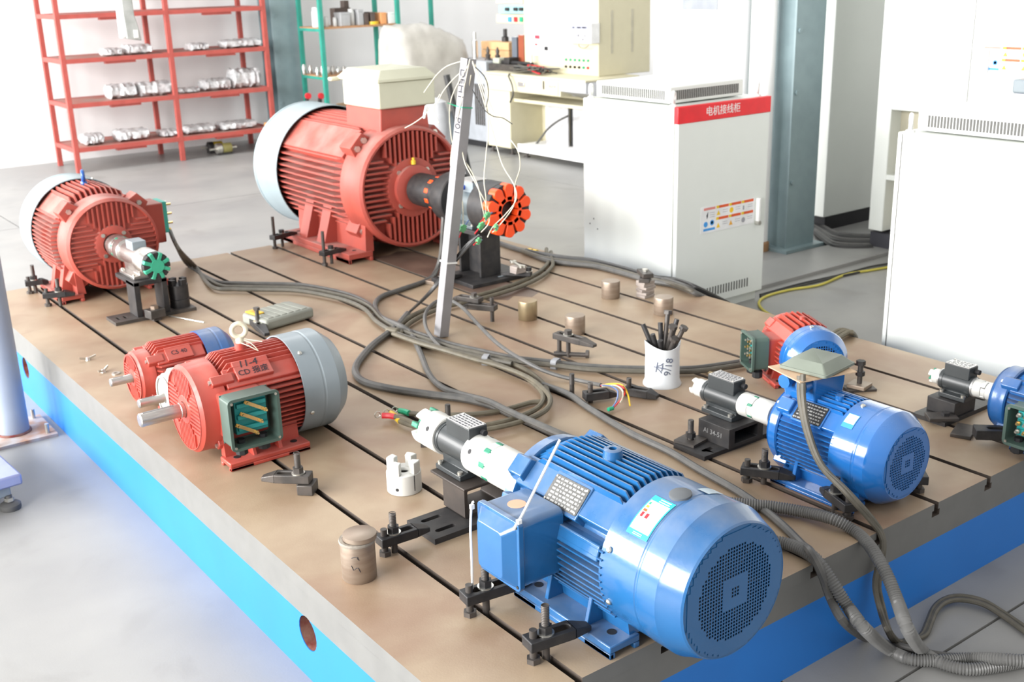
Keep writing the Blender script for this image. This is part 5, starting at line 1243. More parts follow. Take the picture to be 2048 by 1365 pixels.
# two valve bodies on the floor under the rack
for k, (px0, px1, py, lab) in enumerate(((378, 452, 290, 'black and yellow spindle unit on the floor under the red rack, rear one'), (420, 498, 300, 'olive spindle unit on the floor under the red rack, front one'))):
    a, b = onz(px0, py, .06), onz(px1, py, .06); L = abs(b.x-a.x)
    t = thing('spindle_unit', lab, 'machine part', (a.x, (9.45, 9.28)[k], 0), 0, 'spindle units under the red rack')
    obj('spindle', MB().lathe([(.012, 0), (.012, L*.25), (.02, L*.25), (.02, L)], 14, 'x', (0, 0, .06)), ZINC, t)
    obj('spindle_body', MB().lathe([(.035, L*.22), (.055, L*.26), (.055, L*.42), (.045, L*.44)], 20, 'x', (0, 0, .06)), BLACKM if k == 0 else ZINC, t)
    obj('spindle_sleeve', MB().lathe([(.05, L*.45), (.052, L*.46), (.052, L*.78), (.04, L*.80)], 20, 'x', (0, 0, .06)), (mat('mustard_paint', (.42, .30, .02), .4), mat('olive_paint', (.20, .18, .06), .4))[k], t)
    obj('spindle_foot', MB().box(L*.25, L*.8, -.04, .04, 0, .02), BLACKM, t)

# ---------------- hanging sleeve in the upper left
Yh = 4.2
a, b = ony(232, 0, Yh), ony(275, 80, Yh)
t = thing('hanging_sleeve', 'grey plastic-sheathed pendant hanging in front of the red rack', 'pendant', (ony(255, 40, Yh).x, Yh, 0), 0)
zb = b.z; cx = ony(255, 40, Yh).x
obj('sheath', MB().prism([(-.024, zb+.01), (.05, zb-.004), (.046, zb+.04), (.028, zb+.12), (.02, zb+.6), (-.035, zb+.6), (-.03, zb+.12)], -.03, .03, 'y'), mat('grey_clear_sheath', (.33, .35, .33), .3, c2=(.5, .52, .5), scale=14), t, bevel=.006)
obj('bright_side_strip', MB().box(-.046, -.022, -.02, .02, zb+.012, zb+.6), WHT, t, bevel=.005)  # white strip stands in for the sleeve's overexposed left side
obj('sheath_tag', MB().box(.012, .034, -.034, -.030, zb+.012, zb+.05), WHT, t)

# ---------------- pale blue round column and platform scale in the left foreground
cp_ = Vector((-.160, 2.925, 0))
pc = bpy.data.objects.new('round_column', None); col.objects.link(pc); pc.location = cp_; struct(pc); pc['label'] = 'pale blue round steel column left of the test bed'
obj('column_tube', MB().lathe([(.058, .012), (.058, 3.5)], 36, 'z'), POLE, pc)
obj('base_plate', MB().box(-.13, .13, -.13, .13, 0, .012), mat('rust_edged_plate', (.42, .40, .40), .7, c2=(.35, .18, .1), scale=14), pc)
obj('weld_seam', MB().torus((0, 0, .014), .060, .006, 'z', 24, 6), RUST, pc)
for sx, sy in ((.1, -.1), (.1, .1), (-.1, -.1)): obj('anchor_bolt', MB().cyl((sx, sy, .012), (sx, sy, .05), .008, n=10), ZINC, pc)
sc_ = onz(22, 1018, 0)
ps = thing('platform_scale', 'corner of a steel platform scale with blue-grey top at the left edge', 'scale', (sc_.x, sc_.y, 0), R(4))
obj('scale_top', MB().box(-.62, .045, -.03, .50, .085, .125), mat('blue_tinted_steel', (.27, .31, .52), .4, .2), ps, bevel=.008)
obj('scale_frame', MB().box(-.58, .01, .0, .46, .045, .085), GREYC, ps, bevel=.004)
for sx, sy in ((0, 0), (0, .44), (-.52, 0)):
    fo_ = obj('levelling_foot', MB().lathe([(.032, 0), (.034, .004), (.034, .018), (.026, .024), (.01, .026), (.01, .05)], 24, 'z', (sx, sy, 0)), mat('grey_rubber_foot', (.09, .09, .088), .6), ps)
    obj('foot_nut', MB().hexa((sx, sy, .03), .016, .012), ZINC, ps)

# ---------------- green rack with jars
gk = thing('storage_rack', 'green steel rack with plywood shelves of jars behind the largest motor', 'rack', (0, 0, 0))
for x in (4.42, 5.31):
    for y in (8.9, 9.36): obj('post', MB().box(x-.02, x+.02, y-.02, y+.02, 0, 2.3), GRNR, gk)
obj('post', MB().box(6.0, 6.04, 9.34, 9.38, 0, 2.3), GRNR, gk); obj('top_rail', MB().box(5.33, 6.0, 9.345, 9.375, 2.2, 2.24), GRNR, gk)
GZ = (.26, .715, 1.185, 1.66)
for z in GZ:
    obj('shelf', MB().box(4.40, 5.33, 8.925, 9.335, z-.012, z), WOOD, gk); obj('shelf_edge', MB().box(4.44, 5.29, 8.90, 8.925, z-.02, z), WOOD, gk)
    obj('side_bar', MB().box(4.40, 4.44, 8.92, 9.34, z-.04, z-.012), GRNR, gk); obj('side_bar', MB().box(5.29, 5.33, 8.92, 9.34, z-.04, z-.012), GRNR, gk)
def jar(label, px, w_px, z, h_, m, cat='jar', sq=False, y=9.0, nm='jar'):
    x = ony(px, 60, y).x if z > 1 else ony(px, 145, y).x
    r = w_px/2*(10.9/F_PX)
    t = thing(nm, label, cat, (x, y, z), 0, 'things on the green rack')
    if sq: obj('box_body', MB().box(-r, r, -.07, .07, 0, h_), m, t, bevel=.004); obj('box_lid', MB().box(-r*1.04, r*1.04, -.073, .073, h_*.86, h_*1.02), m, t, bevel=.003)
    else:
        obj('jar_body', MB().lathe([(r*.9, 0), (r, .006), (r, h_*.78), (r*.8, h_*.88)], 18, 'z'), m, t); obj('jar_lid', MB().lathe([(r*.86, h_*.86), (r*.86, h_), (r*.8, h_*1.01)], 18, 'z'), m, t)
FROST = mat('frosted_plastic', (.62, .63, .62), .4); CLEARM = mat('bright_chrome', (.75, .75, .73), .15, .9)
GB = mat('dull_grey_box', (.4, .41, .42), .5); DB = mat('dark_brown_box', (.10, .075, .065), .6); OB = mat('orange_box', (.75, .36, .15), .5)
for args in ((635, 20, 1.185, .19, FROST, 'jar', False, 'tall frosted jar at the left end of the green rack\'s upper shelf'), (654, 10, 1.185, .10, FROST, 'jar', False, 'small frosted jar second on the green rack\'s upper shelf'), (671, 9, 1.185, .085, FROST, 'jar', False, 'smallest pale jar on the green rack\'s upper shelf'),
             (686, 22, 1.185, .13, GB, 'box', True, 'grey carton in the middle of the green rack\'s upper shelf'), (704, 14, 1.185, .16, FROST, 'jar', False, 'pale canister right of the grey carton on the green rack'), (717, 12, 1.185, .15, GB, 'box', True, 'narrow grey box on the green rack\'s upper shelf'),
             (728, 10, 1.185, .11, DB, 'box', True, 'dark brown box left of the yellow tape on the green rack'), (741, 10, 1.185, .12, DB, 'box', True, 'second dark box behind the yellow tape on the green rack'), (762, 14, 1.185, .11, OB, 'box', True, 'orange carton on the green rack\'s upper shelf'), (778, 16, 1.185, .11, STKW, 'box', True, 'white carton at the right end of the green rack')):
    jar(args[7], args[0], args[1], args[2], args[3], args[4], args[5], args[6])
x = ony(747, 45, 8.96).x
t = thing('tape_roll', 'yellow tape roll lying on the green rack\'s upper shelf', 'tape', (x, 8.98, 1.185)); obj('roll', MB().lathe([(.03, 0), (.065, 0), (.065, .03), (.03, .03), (.03, 0)], 24, 'z', cap0=False, cap1=False), YEL, t)
for k, (px, w_, h_) in enumerate(((608, 8, .10), (621, 9, .085), (635, 9, .085), (644, 7, .09), (655, 11, .09), (666, 9, .085), (676, 8, .075), (688, 8, .07))):
    jar('polished steel cup on the green rack\'s lower shelf, %s from the left' % ('first', 'second', 'third', 'fourth', 'fifth', 'sixth', 'seventh', 'eighth')[k], px, w_, .715, h_, CLEARM if k % 2 == 0 else STEEL, 'cup', False, 9.26 if k < 2 else 8.98, 'steel_cup')
x = ony(682, 30, 9.2).x
t = thing('dark_block', 'dark metal block behind the jars on the green rack', 'block', (x, 9.22, 1.185), 0, 'things on the green rack'); obj('block', MB().box(-.09, .10, -.05, .05, 0, .17), DB, t, bevel=.004); obj('block_top', MB().box(.03, .09, -.04, .04, .17, .24), DB, t, bevel=.004)
# things below: red-capped machine and cardboard box
q = ony(630, 195, 8.9)
t = thing('bench_grinder', 'black bench machine with two red caps under the green rack', 'machine', (q.x+.02, 9.05, .26)); obj('machine_body', MB().box(-.12, .12, -.1, .1, 0, .10), BLACKM, t, bevel=.01)
for k, px in enumerate((616, 642)):
    r_ = ony(px, 192, 8.93); obj('red_cap', MB().lathe([(.03, 0), (.03, .03), (.022, .036)], 16, 'y', (r_.x-q.x-.02, -.137, r_.z-.26)), REDW, t)
    obj('cap_stem', MB().cyl((r_.x-q.x-.02, -.105, r_.z-.26), (r_.x-q.x-.02, -.05, .09), .02, n=10), BLACKM, t)
xa, xb, za, zc = yr(8.9, 678, 196, 706, 214)
t = thing('cardboard_box', 'small open cardboard box under the green rack', 'box', ((xa+xb)/2, 9.02, .26)); obj('box_body', MB().box(-.10, .10, -.07, .07, 0, .13), CARD, t, bevel=.003); obj('box_flap', MB().at((0, -.07, .13), 0, R(-50)).box(-.1, .1, -.05, 0, 0, .004), CARD, t)
# orange-handled thing peeping beside the cowl
q = ony(538, 232, 9.0); t = thing('wooden_block', 'orange wooden block left of the blue-grey column', 'block', (q.x, 9.0, 0)); obj('block', MB().box(-.04, .06, -.05, .05, 0, .30), mat('orange_wood', (.6, .27, .09), .6), t, bevel=.005)

# ---------------- large plastic-sheeted roll
t = thing('sheeted_machine', 'large machine shrouded in dusty clear plastic sheet beside the green rack', 'machine')
ya, yb = ony(800, 60, 8.0), ony(935, 60, 8.0); random.seed(9)
m = MB(); n, k = 18, 20; vs = []; fs = []
for i in range(n+1):
    tt = i/n; x = ya.x+(yb.x+.12-ya.x)*tt; top = 1.20-.40*max(0, tt-.5)**1.2; w_ = .30*(min(1, 4*min(tt, 1-tt)+.5))
    for j in range(k):
        a = math.pi*j/(k-1); rr = 1+random.uniform(-.015, .015)
        vs.append((x+random.uniform(-.01, .01), 8.3-w_*math.cos(a)*rr, .35+(top-.35)*(math.sin(a)**.6)*rr))
for i in range(n):
    for j in range(k-1): fs.append((i*k+j, i*k+j+1, (i+1)*k+j+1, (i+1)*k+j))
fs.append(tuple(range(k))); fs.append(tuple(range(n*k, (n+1)*k))[::-1])
obj('plastic_sheet', m.add(vs, fs), FILM, t)
obj('machine_base', MB().box(ya.x+.05, yb.x+.05, 8.12, 8.48, 0, .40), GREYC, t, bevel=.01)

# ---------------- cream test console
CX = 5.38
co = thing('test_console', 'cream steel test console with instrument panel and desk in the background', 'console')
ya, yb, za, zb = xr(CX, 985, 152, 1118, 188)
dz0, dz1 = .60, .755; dy0, dy1 = 5.98, 7.50
obj('desk_top', MB().box(CX-.01, CX+.62, dy0, dy1, dz1-.012, dz1+.006), CREAM, co, bevel=.004)
obj('desk_front', MB().box(CX, CX+.60, 6.33, dy1-.03, dz0, dz1-.012), CREAM, co, bevel=.004)
obj('desk_end', MB().prism([(CX, dz1-.012), (CX, dz0+.05), (CX+.45, dz0-.10), (CX+.6, dz0-.10), (CX+.6, dz1-.012)], dy0+.01, 6.33, 'y'), mat('film_covered_panel', (.62, .63, .66), .3, c2=(.5, .51, .54), scale=9), co, bevel=.004)
obj('left_pedestal', MB().box(CX+.01, CX+.5, 7.10, 7.47, .06, dz0), CREAM, co, bevel=.008)
obj('under_tray', MB().box(CX+.06, CX+.55, 6.02, 7.10, .50, .53), CREAM, co)
obj('inner_door', MB().box(CX+.22, CX+.24, 6.50, 6.83, .10, .50), mat('worn_white_panel', (.6, .6, .61), .4, c2=(.42, .42, .43), scale=7), co, bevel=.004)
obj('inner_door', MB().box(CX+.22, CX+.24, 6.05, 6.43, .10, .50), MATS['worn_white_panel'], co, bevel=.004)
obj('inner_back', MB().box(CX+.40, CX+.42, 6.0, 7.10, .06, .55), CREAM, co); obj('door_gap', MB().box(CX+.25, CX+.26, 6.43, 6.50, .10, .50), DARK, co)
obj('base_rail', MB().box(CX+.02, CX+.42, 5.95, 6.98, .085, .12), WALLM, co, bevel=.003); obj('base_rail', MB().box(CX+.0, CX+.02, 5.95, 6.98, .05, .125), WALLM, co, bevel=.003)
for y in (7.13, 7.44, 6.02, 6.9):
    obj('levelling_foot', MB().lathe([(.03, 0), (.03, .012), (.012, .014), (.012, .085)], 14, 'z', (CX+.05, y, 0)), DARKST, co)
obj('drawer', MB().box(CX-.006, CX, 6.36, 7.02, dz0+.012, dz1-.03), CREAM, co, bevel=.002)
xbox('drawer_handle', ALU, co, CX-.018, .012, 1035, 164, 1048, 174); xbox('drawer_lock', DARKST, co, CX-.016, .010, 1085, 162, 1087, 179)
for px in (1098, 1105): xbox('drawer_knob', ALU, co, CX-.016, .010, px, 171, px+4, 175)
PX_ = CX+.30
py0, py1 = xr(PX_, 1049, 100, 1197, 100)[:2]
up = obj('panel_cabinet', MB().box(PX_, PX_+.62, py0, py1, dz1+.006, 2.2), CREAM, co, bevel=.006)
for x in (PX_+.14, PX_+.38): obj('side_groove', MB().box(x, x+.03, py0-.003, py0+.001, .95, 1.32), mat('cream_shadow_groove', (.5, .47, .36), .6), up)
xbox('meter_panel', STKW, up, PX_-.008, .008, 1065, 26, 1100, 113); xbox('meter_screen', mat('pale_meter_screen', (.72, .70, .72), .3), up, PX_-.012, .004, 1068, 34, 1085, 54)
xbox('red_display', mat('red_display', (.35, .06, .09), .3), up, PX_-.012, .004, 1069, 70, 1079, 78); xbox('selector_switch', DARK, up, PX_-.02, .012, 1088, 93, 1094, 101)
xbox('red_button', REDW, up, PX_-.014, .006, 1069, 87, 1074, 91)
for k, (px, py) in enumerate(((1087, 33), (1087, 43), (1087, 53), (1089, 70))): xbox('print', STKG, up, PX_-.0095, .0015, px, py, px+(8 if k < 3 else 3), py+2, 0)
bxm = xbox('tester_unit', STKW, up, PX_-.10, .10, 1127, 45, 1182, 88, .004)
xbox('tester_display', mat('lcd_grey', (.38, .40, .50), .3), bxm, PX_-.103, .003, 1132, 51, 1176, 59)
for px, w_ in ((1145, 3), (1154, 7), (1164, 8)): xbox('print', INK, bxm, PX_-.105, .002, px, 53.5, px+w_, 57, 0)
for px, py, s_ in ((1153, 71, 6), (1167, 72, 4), (1134, 78, 2), (1139, 78, 2), (1145, 78, 2), (1163, 79, 4), (1171, 80, 3)): xbox('knob', STKG, bxm, PX_-.115, .012, px-s_/2, py-s_/2, px+s_/2, py+s_/2, 0)
for k in range(6):
    q = onx(1133+k*8.8, 119+k*.5, PX_); obj('green_lamp', MB().lathe([(.012, 0), (.012, -.012), (.008, -.016)][::-1], 10, 'x', (PX_, q.y, q.z)), GRNW, up)
    q = onx(1133+k*8.8, 133+k*.6, PX_); obj('push_button', MB().lathe([(.012, 0), (.012, -.014), (.009, -.018)][::-1], 10, 'x', (PX_, q.y, q.z)), (BLACKM, BLACKM, BLACKM, BLACKM, GRNW, REDW)[k], up)
tag(obj('thin_lead', MB().tube(spline([onx(1178, 90, PX_-.06), onx(1168, 97, PX_-.08), onx(1158, 92, PX_-.06), onx(1160, 82, PX_-.115)], .01), .003, 6), CABLEG), 'thin lead looping below the console\'s white tester', 'lead')
# tangle of leads on the desk
random.seed(31)
tg = thing('lead_tangle', 'tangle of dark test leads lying on the cream desk', 'leads', (CX+.14, 6.93, dz1+.006))
for k in range(9):
    pts = [(random.uniform(-.10, .10), random.uniform(-.32, .30), .008+random.uniform(0, .06)) for _ in range(7)]
    obj('lead', MB().tube(spline(pts, .02), .0055, 6), (CABLEB, CABLEG, CABLE)[k % 3] if k != 4 else REDW, tg)
tag(obj('hanging_lead', MB().tube(spline([onx(1020, 148, CX-.0)+Vector((0, 0, .0)), onx(1017, 152, CX-.04), onx(1024, 170, CX-.05), onx(1026, 190, CX-.05), onx(1020, 205, CX-.05)], .02), .008, 6), CABLEB), 'dark lead hanging over the cream desk\'s front edge', 'lead')
tag(obj('loose_lead', MB().tube(spline([onx(1070, 292, CX+.15), onx(1085, 272, CX+.12), onx(1096, 258, CX+.1), onx(1115, 243, CX+.1), onx(1136, 232, CX+.1)], .02), .010, 6), CABLEG), 'grey lead standing out from the console\'s lower doors', 'lead')
# things on the desk's left part and the drill unit behind
dr = thing('drill_press', 'cream and teal drilling machine behind the cream desk', 'machine')
DX = 5.85
xbox('drill_head', CREAM, dr, DX, .35, 992, 28, 1049, 48, .006); xbox('control_strip', mat('pale_teal_paint', (.33, .55, .58), .4), dr, DX-.02, .02, 997, 10, 1049, 28)
for px in (1012, 1029, 1040): xbox('knob', BLACKM, dr, DX-.045, .025, px-3, 15, px+3, 22)
for px, m_ in ((1018, STKB), (1030, REDW), (1041, GRNW)): xbox('push_button', m_, dr, DX-.016, .016, px-3, 34, px+3, 44)
ya, yb, za, zb = xr(DX, 997, 60, 1008, 96); obj('spindle', MB().lathe([(.035, 0), (.035, .12), (.02, .13), (.02, .2)][::-1], 16, 'z', (DX+.05, (ya+yb)/2, za-.02)), BLACKM, dr)
obj('column', MB().lathe([(.04, 0), (.04, 1.6)], 16, 'z', (DX+.42, (ya+yb)/2-.05, 0)), STEEL, dr)
xbox('top_cover', FILM, dr, DX+.02, .3, 990, -30, 1046, 8)
for lab, m_, X_, r_ in (('wooden crate on the far end of the cream desk', mat('pine_wood', (.62, .38, .19), .6), CX+.42, (962, 82, 1018, 116)), ('grey binder standing on the cream desk', mat('slate_binder', (.12, .14, .17), .5), CX+.36, (1023, 74, 1034, 121)), ('brown binder standing against the cream panel cabinet', mat('brown_binder', (.30, .07, .03), .5), CX+.34, (1036, 70, 1048, 121))):
    nmn = 'wooden_crate' if 'crate' in lab else 'binder'
    ya, yb, za, zb = xr(X_, *r_); za = dz1+.006
    t = thing(nmn, lab, 'crate' if 'crate' in lab else 'binder', (X_, (ya+yb)/2, za)); w2 = (yb-ya)/2; hh = zb-za
    if 'crate' in lab:
        for k in range(3): obj('crate_board', MB().box(0, .16, -w2, w2, hh*k/3+.002, hh*(k+1)/3-.002), m_, t, bevel=.002)
    else: obj('cover', MB().box(0, .17, -w2, w2, 0, hh), m_, t, bevel=.003); obj('pages', MB().box(.004, .168, -w2*.7, w2*.7, hh, hh+.002), STKW, t)
vi = thing('bench_vise', 'dark bench vise with crank handle on the far end of the cream desk', 'vise', (CX+.25, 7.40, dz1+.006))
obj('vise_bed', MB().box(-.1, .1, -.25, .22, 0, .06), DARKST, vi, bevel=.006); obj('vise_jaw', MB().box(-.06, .06, -.06, .02, .06, .12), BLACKM, vi, bevel=.006); obj('vise_jaw', MB().box(-.06, .06, .10, .2, .06, .11), mat('pale_green_casting', (.45, .47, .38), .5), vi, bevel=.006)
obj('vise_screw', MB().cyl((-.02, -.38, .075), (-.02, .3, .075), .016, n=12), BLACKM, vi); obj('crank_bar', MB().cyl((-.02, -.36, .02), (-.02, -.36, .16), .010, n=8), ZINC, vi)
for k in range(2):
    y = .30+.16*k; obj('centre_pin', MB().lathe([(.035, .0), (.035, .05), (.02, .06), (.028, .09), (.014, .1), (.02, .13), (.004, .17)], 14, 'z', (0, y-.1, .04)), DARKST, vi)
ct = thing('chrome_post', 'bright vertical chrome post at the left end of the vise', 'post', (CX+.25, 7.98, 0)); obj('post', MB().lathe([(.028, 0), (.028, 1.02), (.018, 1.03), (.018, 1.1)], 16, 'z'), CLEARM, ct); obj('post_base', MB().box(-.07, .07, -.07, .07, 0, .03), DARKST, ct)
# grey louvred cabinet left of the console
gc = thing('louvred_cabinet', 'pale grey louvred cabinet between the largest motor and the console', 'cabinet')
ya, yb, za, zb = xr(5.5, 880, 130, 952, 262)
obj('cabinet_body', MB().box(5.5, 5.95, 7.62, 8.25, .06, .84), mat('pale_grey_enamel', (.36, .38, .41), .45), gc, bevel=.006); obj('plinth', MB().box(5.52, 5.93, 7.64, 8.2, 0, .06), DARK, gc)
for k in range(5): obj('louvre', MB().box(5.494, 5.5, 7.66+k*.035, 7.68+k*.035, .22, .62), DARKST, gc)
obj('door_strip', MB().box(5.49, 5.5, 7.95, 7.99, .1, .82), GREYC, gc)
# white trolley housing with its slanting black handle bar behind the largest motor
wp = thing('white_trolley', 'white curved trolley housing with slanting black bar behind the leaning post', 'trolley', (3.56, 5.55, 0))
obj('shell', MB().lathe([(.09, .02), (.10, .04), (.10, .68), (.08, .77), (.02, .80)], 24, 'z'), mat('white_plastic_shell', (.55, .56, .58), .4), wp); obj('shell_base', MB().box(-.14, .20, -.26, .14, 0, .02), GREYC, wp)
sa_, sb_ = ony(893, 150, 5.45), ony(944, 372, 5.35); sv = (sb_-sa_)/(sb_.z-sa_.z); sb_ = sa_-sv*(sa_.z-.02); wl = Vector((3.56, 5.55, 0))
obj('handle_bar', MB().cyl(sa_-wl, sb_-wl, .024, n=12), CABLEB, wp)

# ---------------- white wiring cabinets
def slots_z(t, name, face, n, a0, a1, z0, z1, off_, wd, m, horiz='x'):
    for k in range(n):
        a = a0+(a1-a0)*k/(n-1)
        b = MB()
        if horiz == 'x': b.box(a-wd/2, a+wd/2, off_-.0008, off_+.0008, z0, z1)
        else: b.box(off_-.0008, off_+.0008, a-wd/2, a+wd/2, z0, z1)
        obj(name, b, m, t)
VENT = mat('vent_shadow', (.10, .10, .095), .7)
def cabinet(label, x0, x1, y0, y1, h_, band):
    t = thing('wiring_cabinet', label, 'cabinet', (x0, y0, 0))
    W_, D_ = x1-x0, y1-y0
    obj('plinth', MB().box(.03, W_-.02, .03, D_-.03, 0, .05), CABW, t)
    obj('cabinet_body', MB().box(0, W_, .028, D_, .045, h_), CABW, t, bevel=.004)
    dr_ = obj('door', MB().box(.004, W_-.002, 0, .024, .05, h_-.072 if band else h_-.01), CABW, t, bevel=.004)
    zt = h_
    vb = obj('roof_vent', MB().box(.045, W_-.09, .10, D_-.05, zt+.006, zt+.085), CABW, t, bevel=.006)
    for k in range(34): obj('vent_slot', MB().box(.043, .0445, .14+k*(D_-.24)/33-.004, .14+k*(D_-.24)/33+.004, zt+.022, zt+.066), VENT, vb)
    for k in range(36): obj('vent_slot', MB().box(.07+k*(W_-.20)/35-.004, .07+k*(W_-.20)/35+.004, .0985, .0998, zt+.022, zt+.066), VENT, vb)
    for ex, ey in ((.02, .05), (W_-.04, .05), (.02, D_-.04), (W_-.04, D_-.04)):
        e = MB().at((ex, ey, zt), R(35)); e.lathe([(.018, 0), (.018, .008), (.009, .01), (.009, .018)], 12, 'z'); e.torus((0, 0, .042), .024, .0085, 'y', 20, 8); obj('lifting_eye', e, WHT, t)
    return t, dr_
c1, d1 = cabinet('white wiring cabinet with red title band and warning sticker', 2.772, 3.412, 2.265, 2.945, 1.045, True)
bd = obj('title_band', MB().box(-.002, .642, -.004, .024, .968, 1.047), REDB, c1, bevel=.003)
put_text('电机接线柜', .048, WHT, c1, frame_m((.30, -.0045, 1.008), (1, 0, 0), (0, 0, 1)), name='title', extrude=.0005)
for k in range(18): obj('vent_slot', MB().box(.19+k*.0195-.004, .19+k*.0195+.004, -.0012, .0, .09, .135), VENT, d1)
# warning sticker (flat print)
def sticker(t, o, ux, uy, w_, h_):
    mm = frame_m(o, ux, uy)
    s_ = link('warning_sticker', to_mesh('warning_sticker', MB().prism(rrect(w_, h_, .004), 0, .0012), STKW), t); s_.matrix_local = mm
    def r(m, x0, x1, y0, y1, name='print'): link(name, to_mesh(name, MB().box(w_*(x0-.5), w_*(x1-.5), h_*(y0-.5), h_*(y1-.5), .0012, .0018), m), s_)
    def tri(m, cx, cy, s2): link('warning_triangle', to_mesh('warning_triangle', MB().prism([(w_*(cx-.5)-s2*h_, h_*(cy-.5)-s2*h_*.8), (w_*(cx-.5)+s2*h_, h_*(cy-.5)-s2*h_*.8), (w_*(cx-.5), h_*(cy-.5)+s2*h_)], .0012, .0018), m), s_)
    def disc(m, cx, cy, s2): link('sign_disc', to_mesh('sign_disc', MB().prism(circ(w_*(cx-.5), h_*(cy-.5), s2*h_, 16), .0012, .0018), m), s_)
    r(mat('sticker_pale_red', (.70, .25, .22), .4), .05, .26, .86, .95)
    for i in range(3):
        x = .28+i*.235
        for y in (.86, .42): r(STKO, x+.045, x+.225, y, y+.10); r(STKY, x, x+.05, y, y+.10)
        for y in (.76, .68, .30, .22): r(STKG, x+.12, x+.21, y-.008, y+.008)
    for y in (.74, .66, .58): r(STKG, .16, .25, y-.008, y+.008)
    tri(STKY, .32, .68, .10); tri(STKY, .32, .20, .10); tri(mat('sticker_amber', (.80, .40, .05), .4), .555, .20, .10); disc(STKY, .56, .69, .105); disc(STKG, .79, .21, .10)
    r(STKG, .775, .80, .60, .76)
    link('sign_figure', to_mesh('sign_figure', MB().prism([(w_*(.10-.5), h_*.16), (w_*(.13-.5), h_*.30), (w_*(.125-.5), h_*.1), (w_*(.11-.5), h_*.02)], .0012, .0018), INK), s_)
    disc(STKB, .09, .33, .105); disc(STKB, .205, .36, .105); disc(STKW, .205, .36, .06); r(STKB, .05, .26, .08, .17)
    return s_
sticker(d1, (.36, -.0006, .485), (1, 0, 0), (0, 0, 1), .385, .132)
hd = obj('door_handle', MB().box(.563, .580, -.022, -.0, .425, .545), WHT, d1, bevel=.004); obj('handle_lock', MB().lathe([(.012, -.026), (.012, 0)], 14, 'y', (.571, 0, .418)), ZINC, hd)
for k, (y, z) in enumerate(((.60, .43), (.63, .40), (.57, .38))): obj('screw_hole', MB().lathe([(.004, -.0015), (.004, .0)], 8, 'x', (0, y, z)), VENT, c1)
c2b, d2b = cabinet('white wiring cabinet at the right edge with a slotted roof vent', 2.765, 3.42, .40, 1.078, 1.045, False)
obj('door_seam', MB().box(-.002, .001, .655, .658, .05, 1.04), VENT, c2b)
ap = thing('vent_grating', 'small grey slotted grating on the floor behind the bed\'s right edge', 'grating', (2.68, 1.35, 0)); obj('grating_frame', MB().box(-.06, .09, -.14, .14, .0, .16), GREYC, ap, bevel=.003)
for k in range(9): obj('grating_bar', MB().box(-.05, .08, -.12+k*.03, -.108+k*.03, .16, .164), CABS, ap)

# ---------------- tall control cabinets on the right
TC = 4.90
ya, yb = onx(1306, 160, TC).y, 3.05
tc = thing('control_cabinet', 'tall white control cabinet with a dark viewing window behind the pipes', 'cabinet')
obj('plinth', MB().box(TC+.02, TC+1.3, yb+.005, ya-.02, 0, .09), DARK, tc); cb_ = obj('cabinet_body', MB().box(TC, TC+1.32, yb, ya, .09, 2.3), CABW, tc, bevel=.006)
xbox('window_pane', GLASS, cb_, TC-.004, .004, 1366, -60, 1435, 20); ya2 = onx(1315, 20, TC).y
obj('door_seam', MB().box(TC-.002, TC, onx(1356, 10, TC).y-.003, onx(1356, 10, TC).y+.003, 1.28, 2.28), VENT, cb_)
q = onz(1733, 499, 0); TX = q.x; TY = q.y
td = thing('control_console', 'tall white control console with slanted desk at the right edge', 'console')
obj('plinth', MB().box(TX+.02, TX+.9, .9, TY-.005, 0, .11), mat('dark_plinth', (.04, .04, .05), .6), td)
z0 = onx(1733, 458, TX).z
zr = onx(1785, 220, TX).z; yr_ = onx(1781, 240, TX).y
obj('side_post', MB().box(TX, TX+.9, yr_, TY, z0, 2.3), CABW, td, bevel=.005)
ub = obj('upper_panel', MB().box(TX, TX+.9, .9, yr_, zr, 2.3), CABW, td, bevel=.005)
ys_ = onx(1943, 110, TX).y; obj('door_seam', MB().box(TX-.002, TX, ys_-.002, ys_+.002, zr, 2.28), VENT, ub)
obj('recess_back', MB().box(TX+.10, TX+.9, .9, yr_, z0, zr), mat('beige_recess', (.50, .47, .36), .6), td); obj('recess_rail', MB().box(TX, TX+.06, .9, yr_, .44, .47), CABW, td)
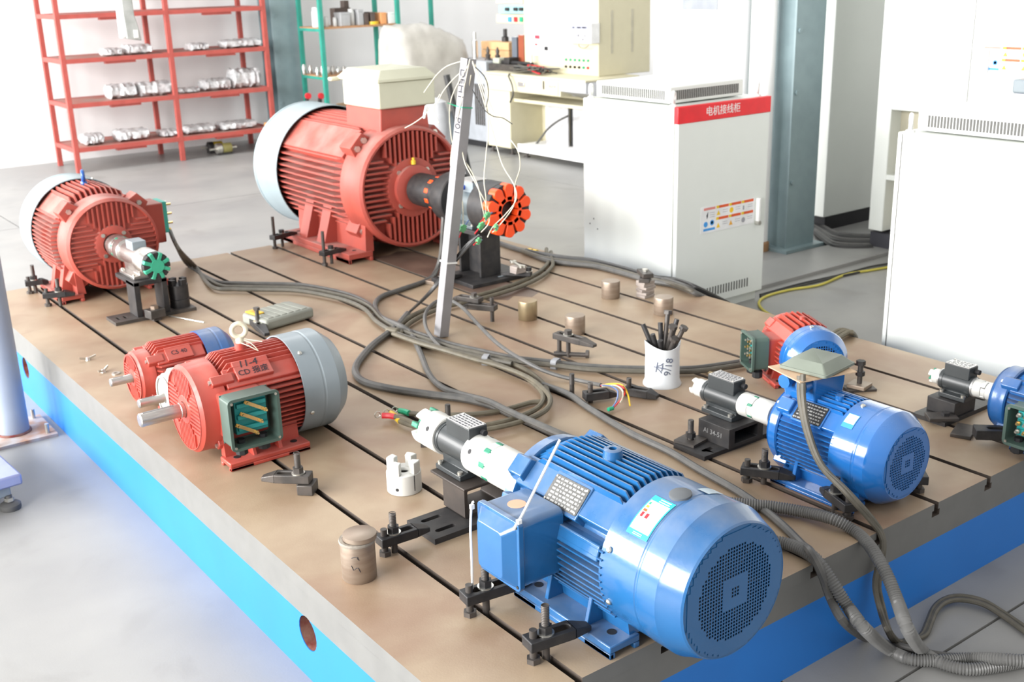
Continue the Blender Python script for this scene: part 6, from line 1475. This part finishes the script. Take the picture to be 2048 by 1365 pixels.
# desk wedge with a meter on it
yd0, yd1 = .9, onx(1902, 228, TX-.02).y
obj('slanted_desk', MB().prism([(TX, zr-.02), (TX-.42, zr-.16), (TX-.42, zr-.20), (TX, zr-.20)], yd0, yd1, 'y'), mat('pale_desk_enamel', (.66, .66, .60), .4), td, bevel=.004)
sticker(ub, (TX-.0006, onx(2040, 120, TX).y, onx(2040, 120, TX).z), (0, -1, 0), (0, 0, 1), .46, .14)
q = onx(1975, 122, TX); obj('door_handle', MB().box(TX-.02, TX, q.y-.012, q.y+.012, q.z-.06, q.z+.06), WHT, ub, bevel=.004)
q = onx(2040, 236, TX-.25)
mt = thing('desk_meter', 'grey desk meter cut by the right edge on the slanted console desk', 'meter', (q.x, q.y, q.z)); obj('meter_body', MB().box(-.02, .12, -.14, .055, 0, .12), mat('pale_blue_plastic', (.6, .62, .68), .4), mt, bevel=.005); obj('meter_top', MB().box(-.02, .12, -.14, .05, .121, .19), GREYC, mt, bevel=.01)
# kerb slab around the column
ka, kb = onz(1560, 560, 0), onz(1768, 522, 0)
kerb = struct(obj('kerb_slab', MB().box(3.46, 8.5, (ka.y+kb.y)/2, (ka.y+kb.y)/2+.35, -.005, .022), CONC, None, bevel=.004)); kerb['label'] = 'low concrete kerb strip at the foot of the steel column'
# cables on the floor at the right
for k in range(6):
    d = k*5
    cable('floor_cable', 'black cable lying on the floor between column and console, %s of six' % ('first', 'second', 'third', 'fourth', 'fifth', 'sixth')[k], [('f', 1618+k*3, 442+d, .02), ('f', 1640+k*2, 452+d*1.2, .018), ('f', 1668, 466+d*1.1, .018), ('f', 1700, 472+d, .018), ('f', 1745, 474+d*.9, .018)], .020, CABLEB if k % 2 else CABLEG, group='black cables on the floor')
cable('earth_wire', 'yellow and green earth wire curving over the floor past the cabinet', [('f', 1800, 531, .008), ('f', 1740, 541, .008), ('f', 1690, 550, .008), ('f', 1640, 570, .008), ('f', 1580, 580, .008), ('f', 1535, 592, .008), ('f', 1518, 605, .008), ('f', 1528, 622, .008), ('f', 1560, 640, .008)], .007, mat('yellow_green_wire', (.55, .48, .08), .5), 'wire', None)
for k in range(2): cable('floor_lead', 'thin black lead beside the yellow earth wire, %s' % ('upper', 'lower')[k], [('f', 1800, 524+k*5, .008), ('f', 1740, 534+k*6, .008), ('f', 1680, 550+k*3, .008), ('f', 1600, 568+k*4, .008), ('f', 1520, 590+k*4, .008)], .006, CABLEB, 'wire')
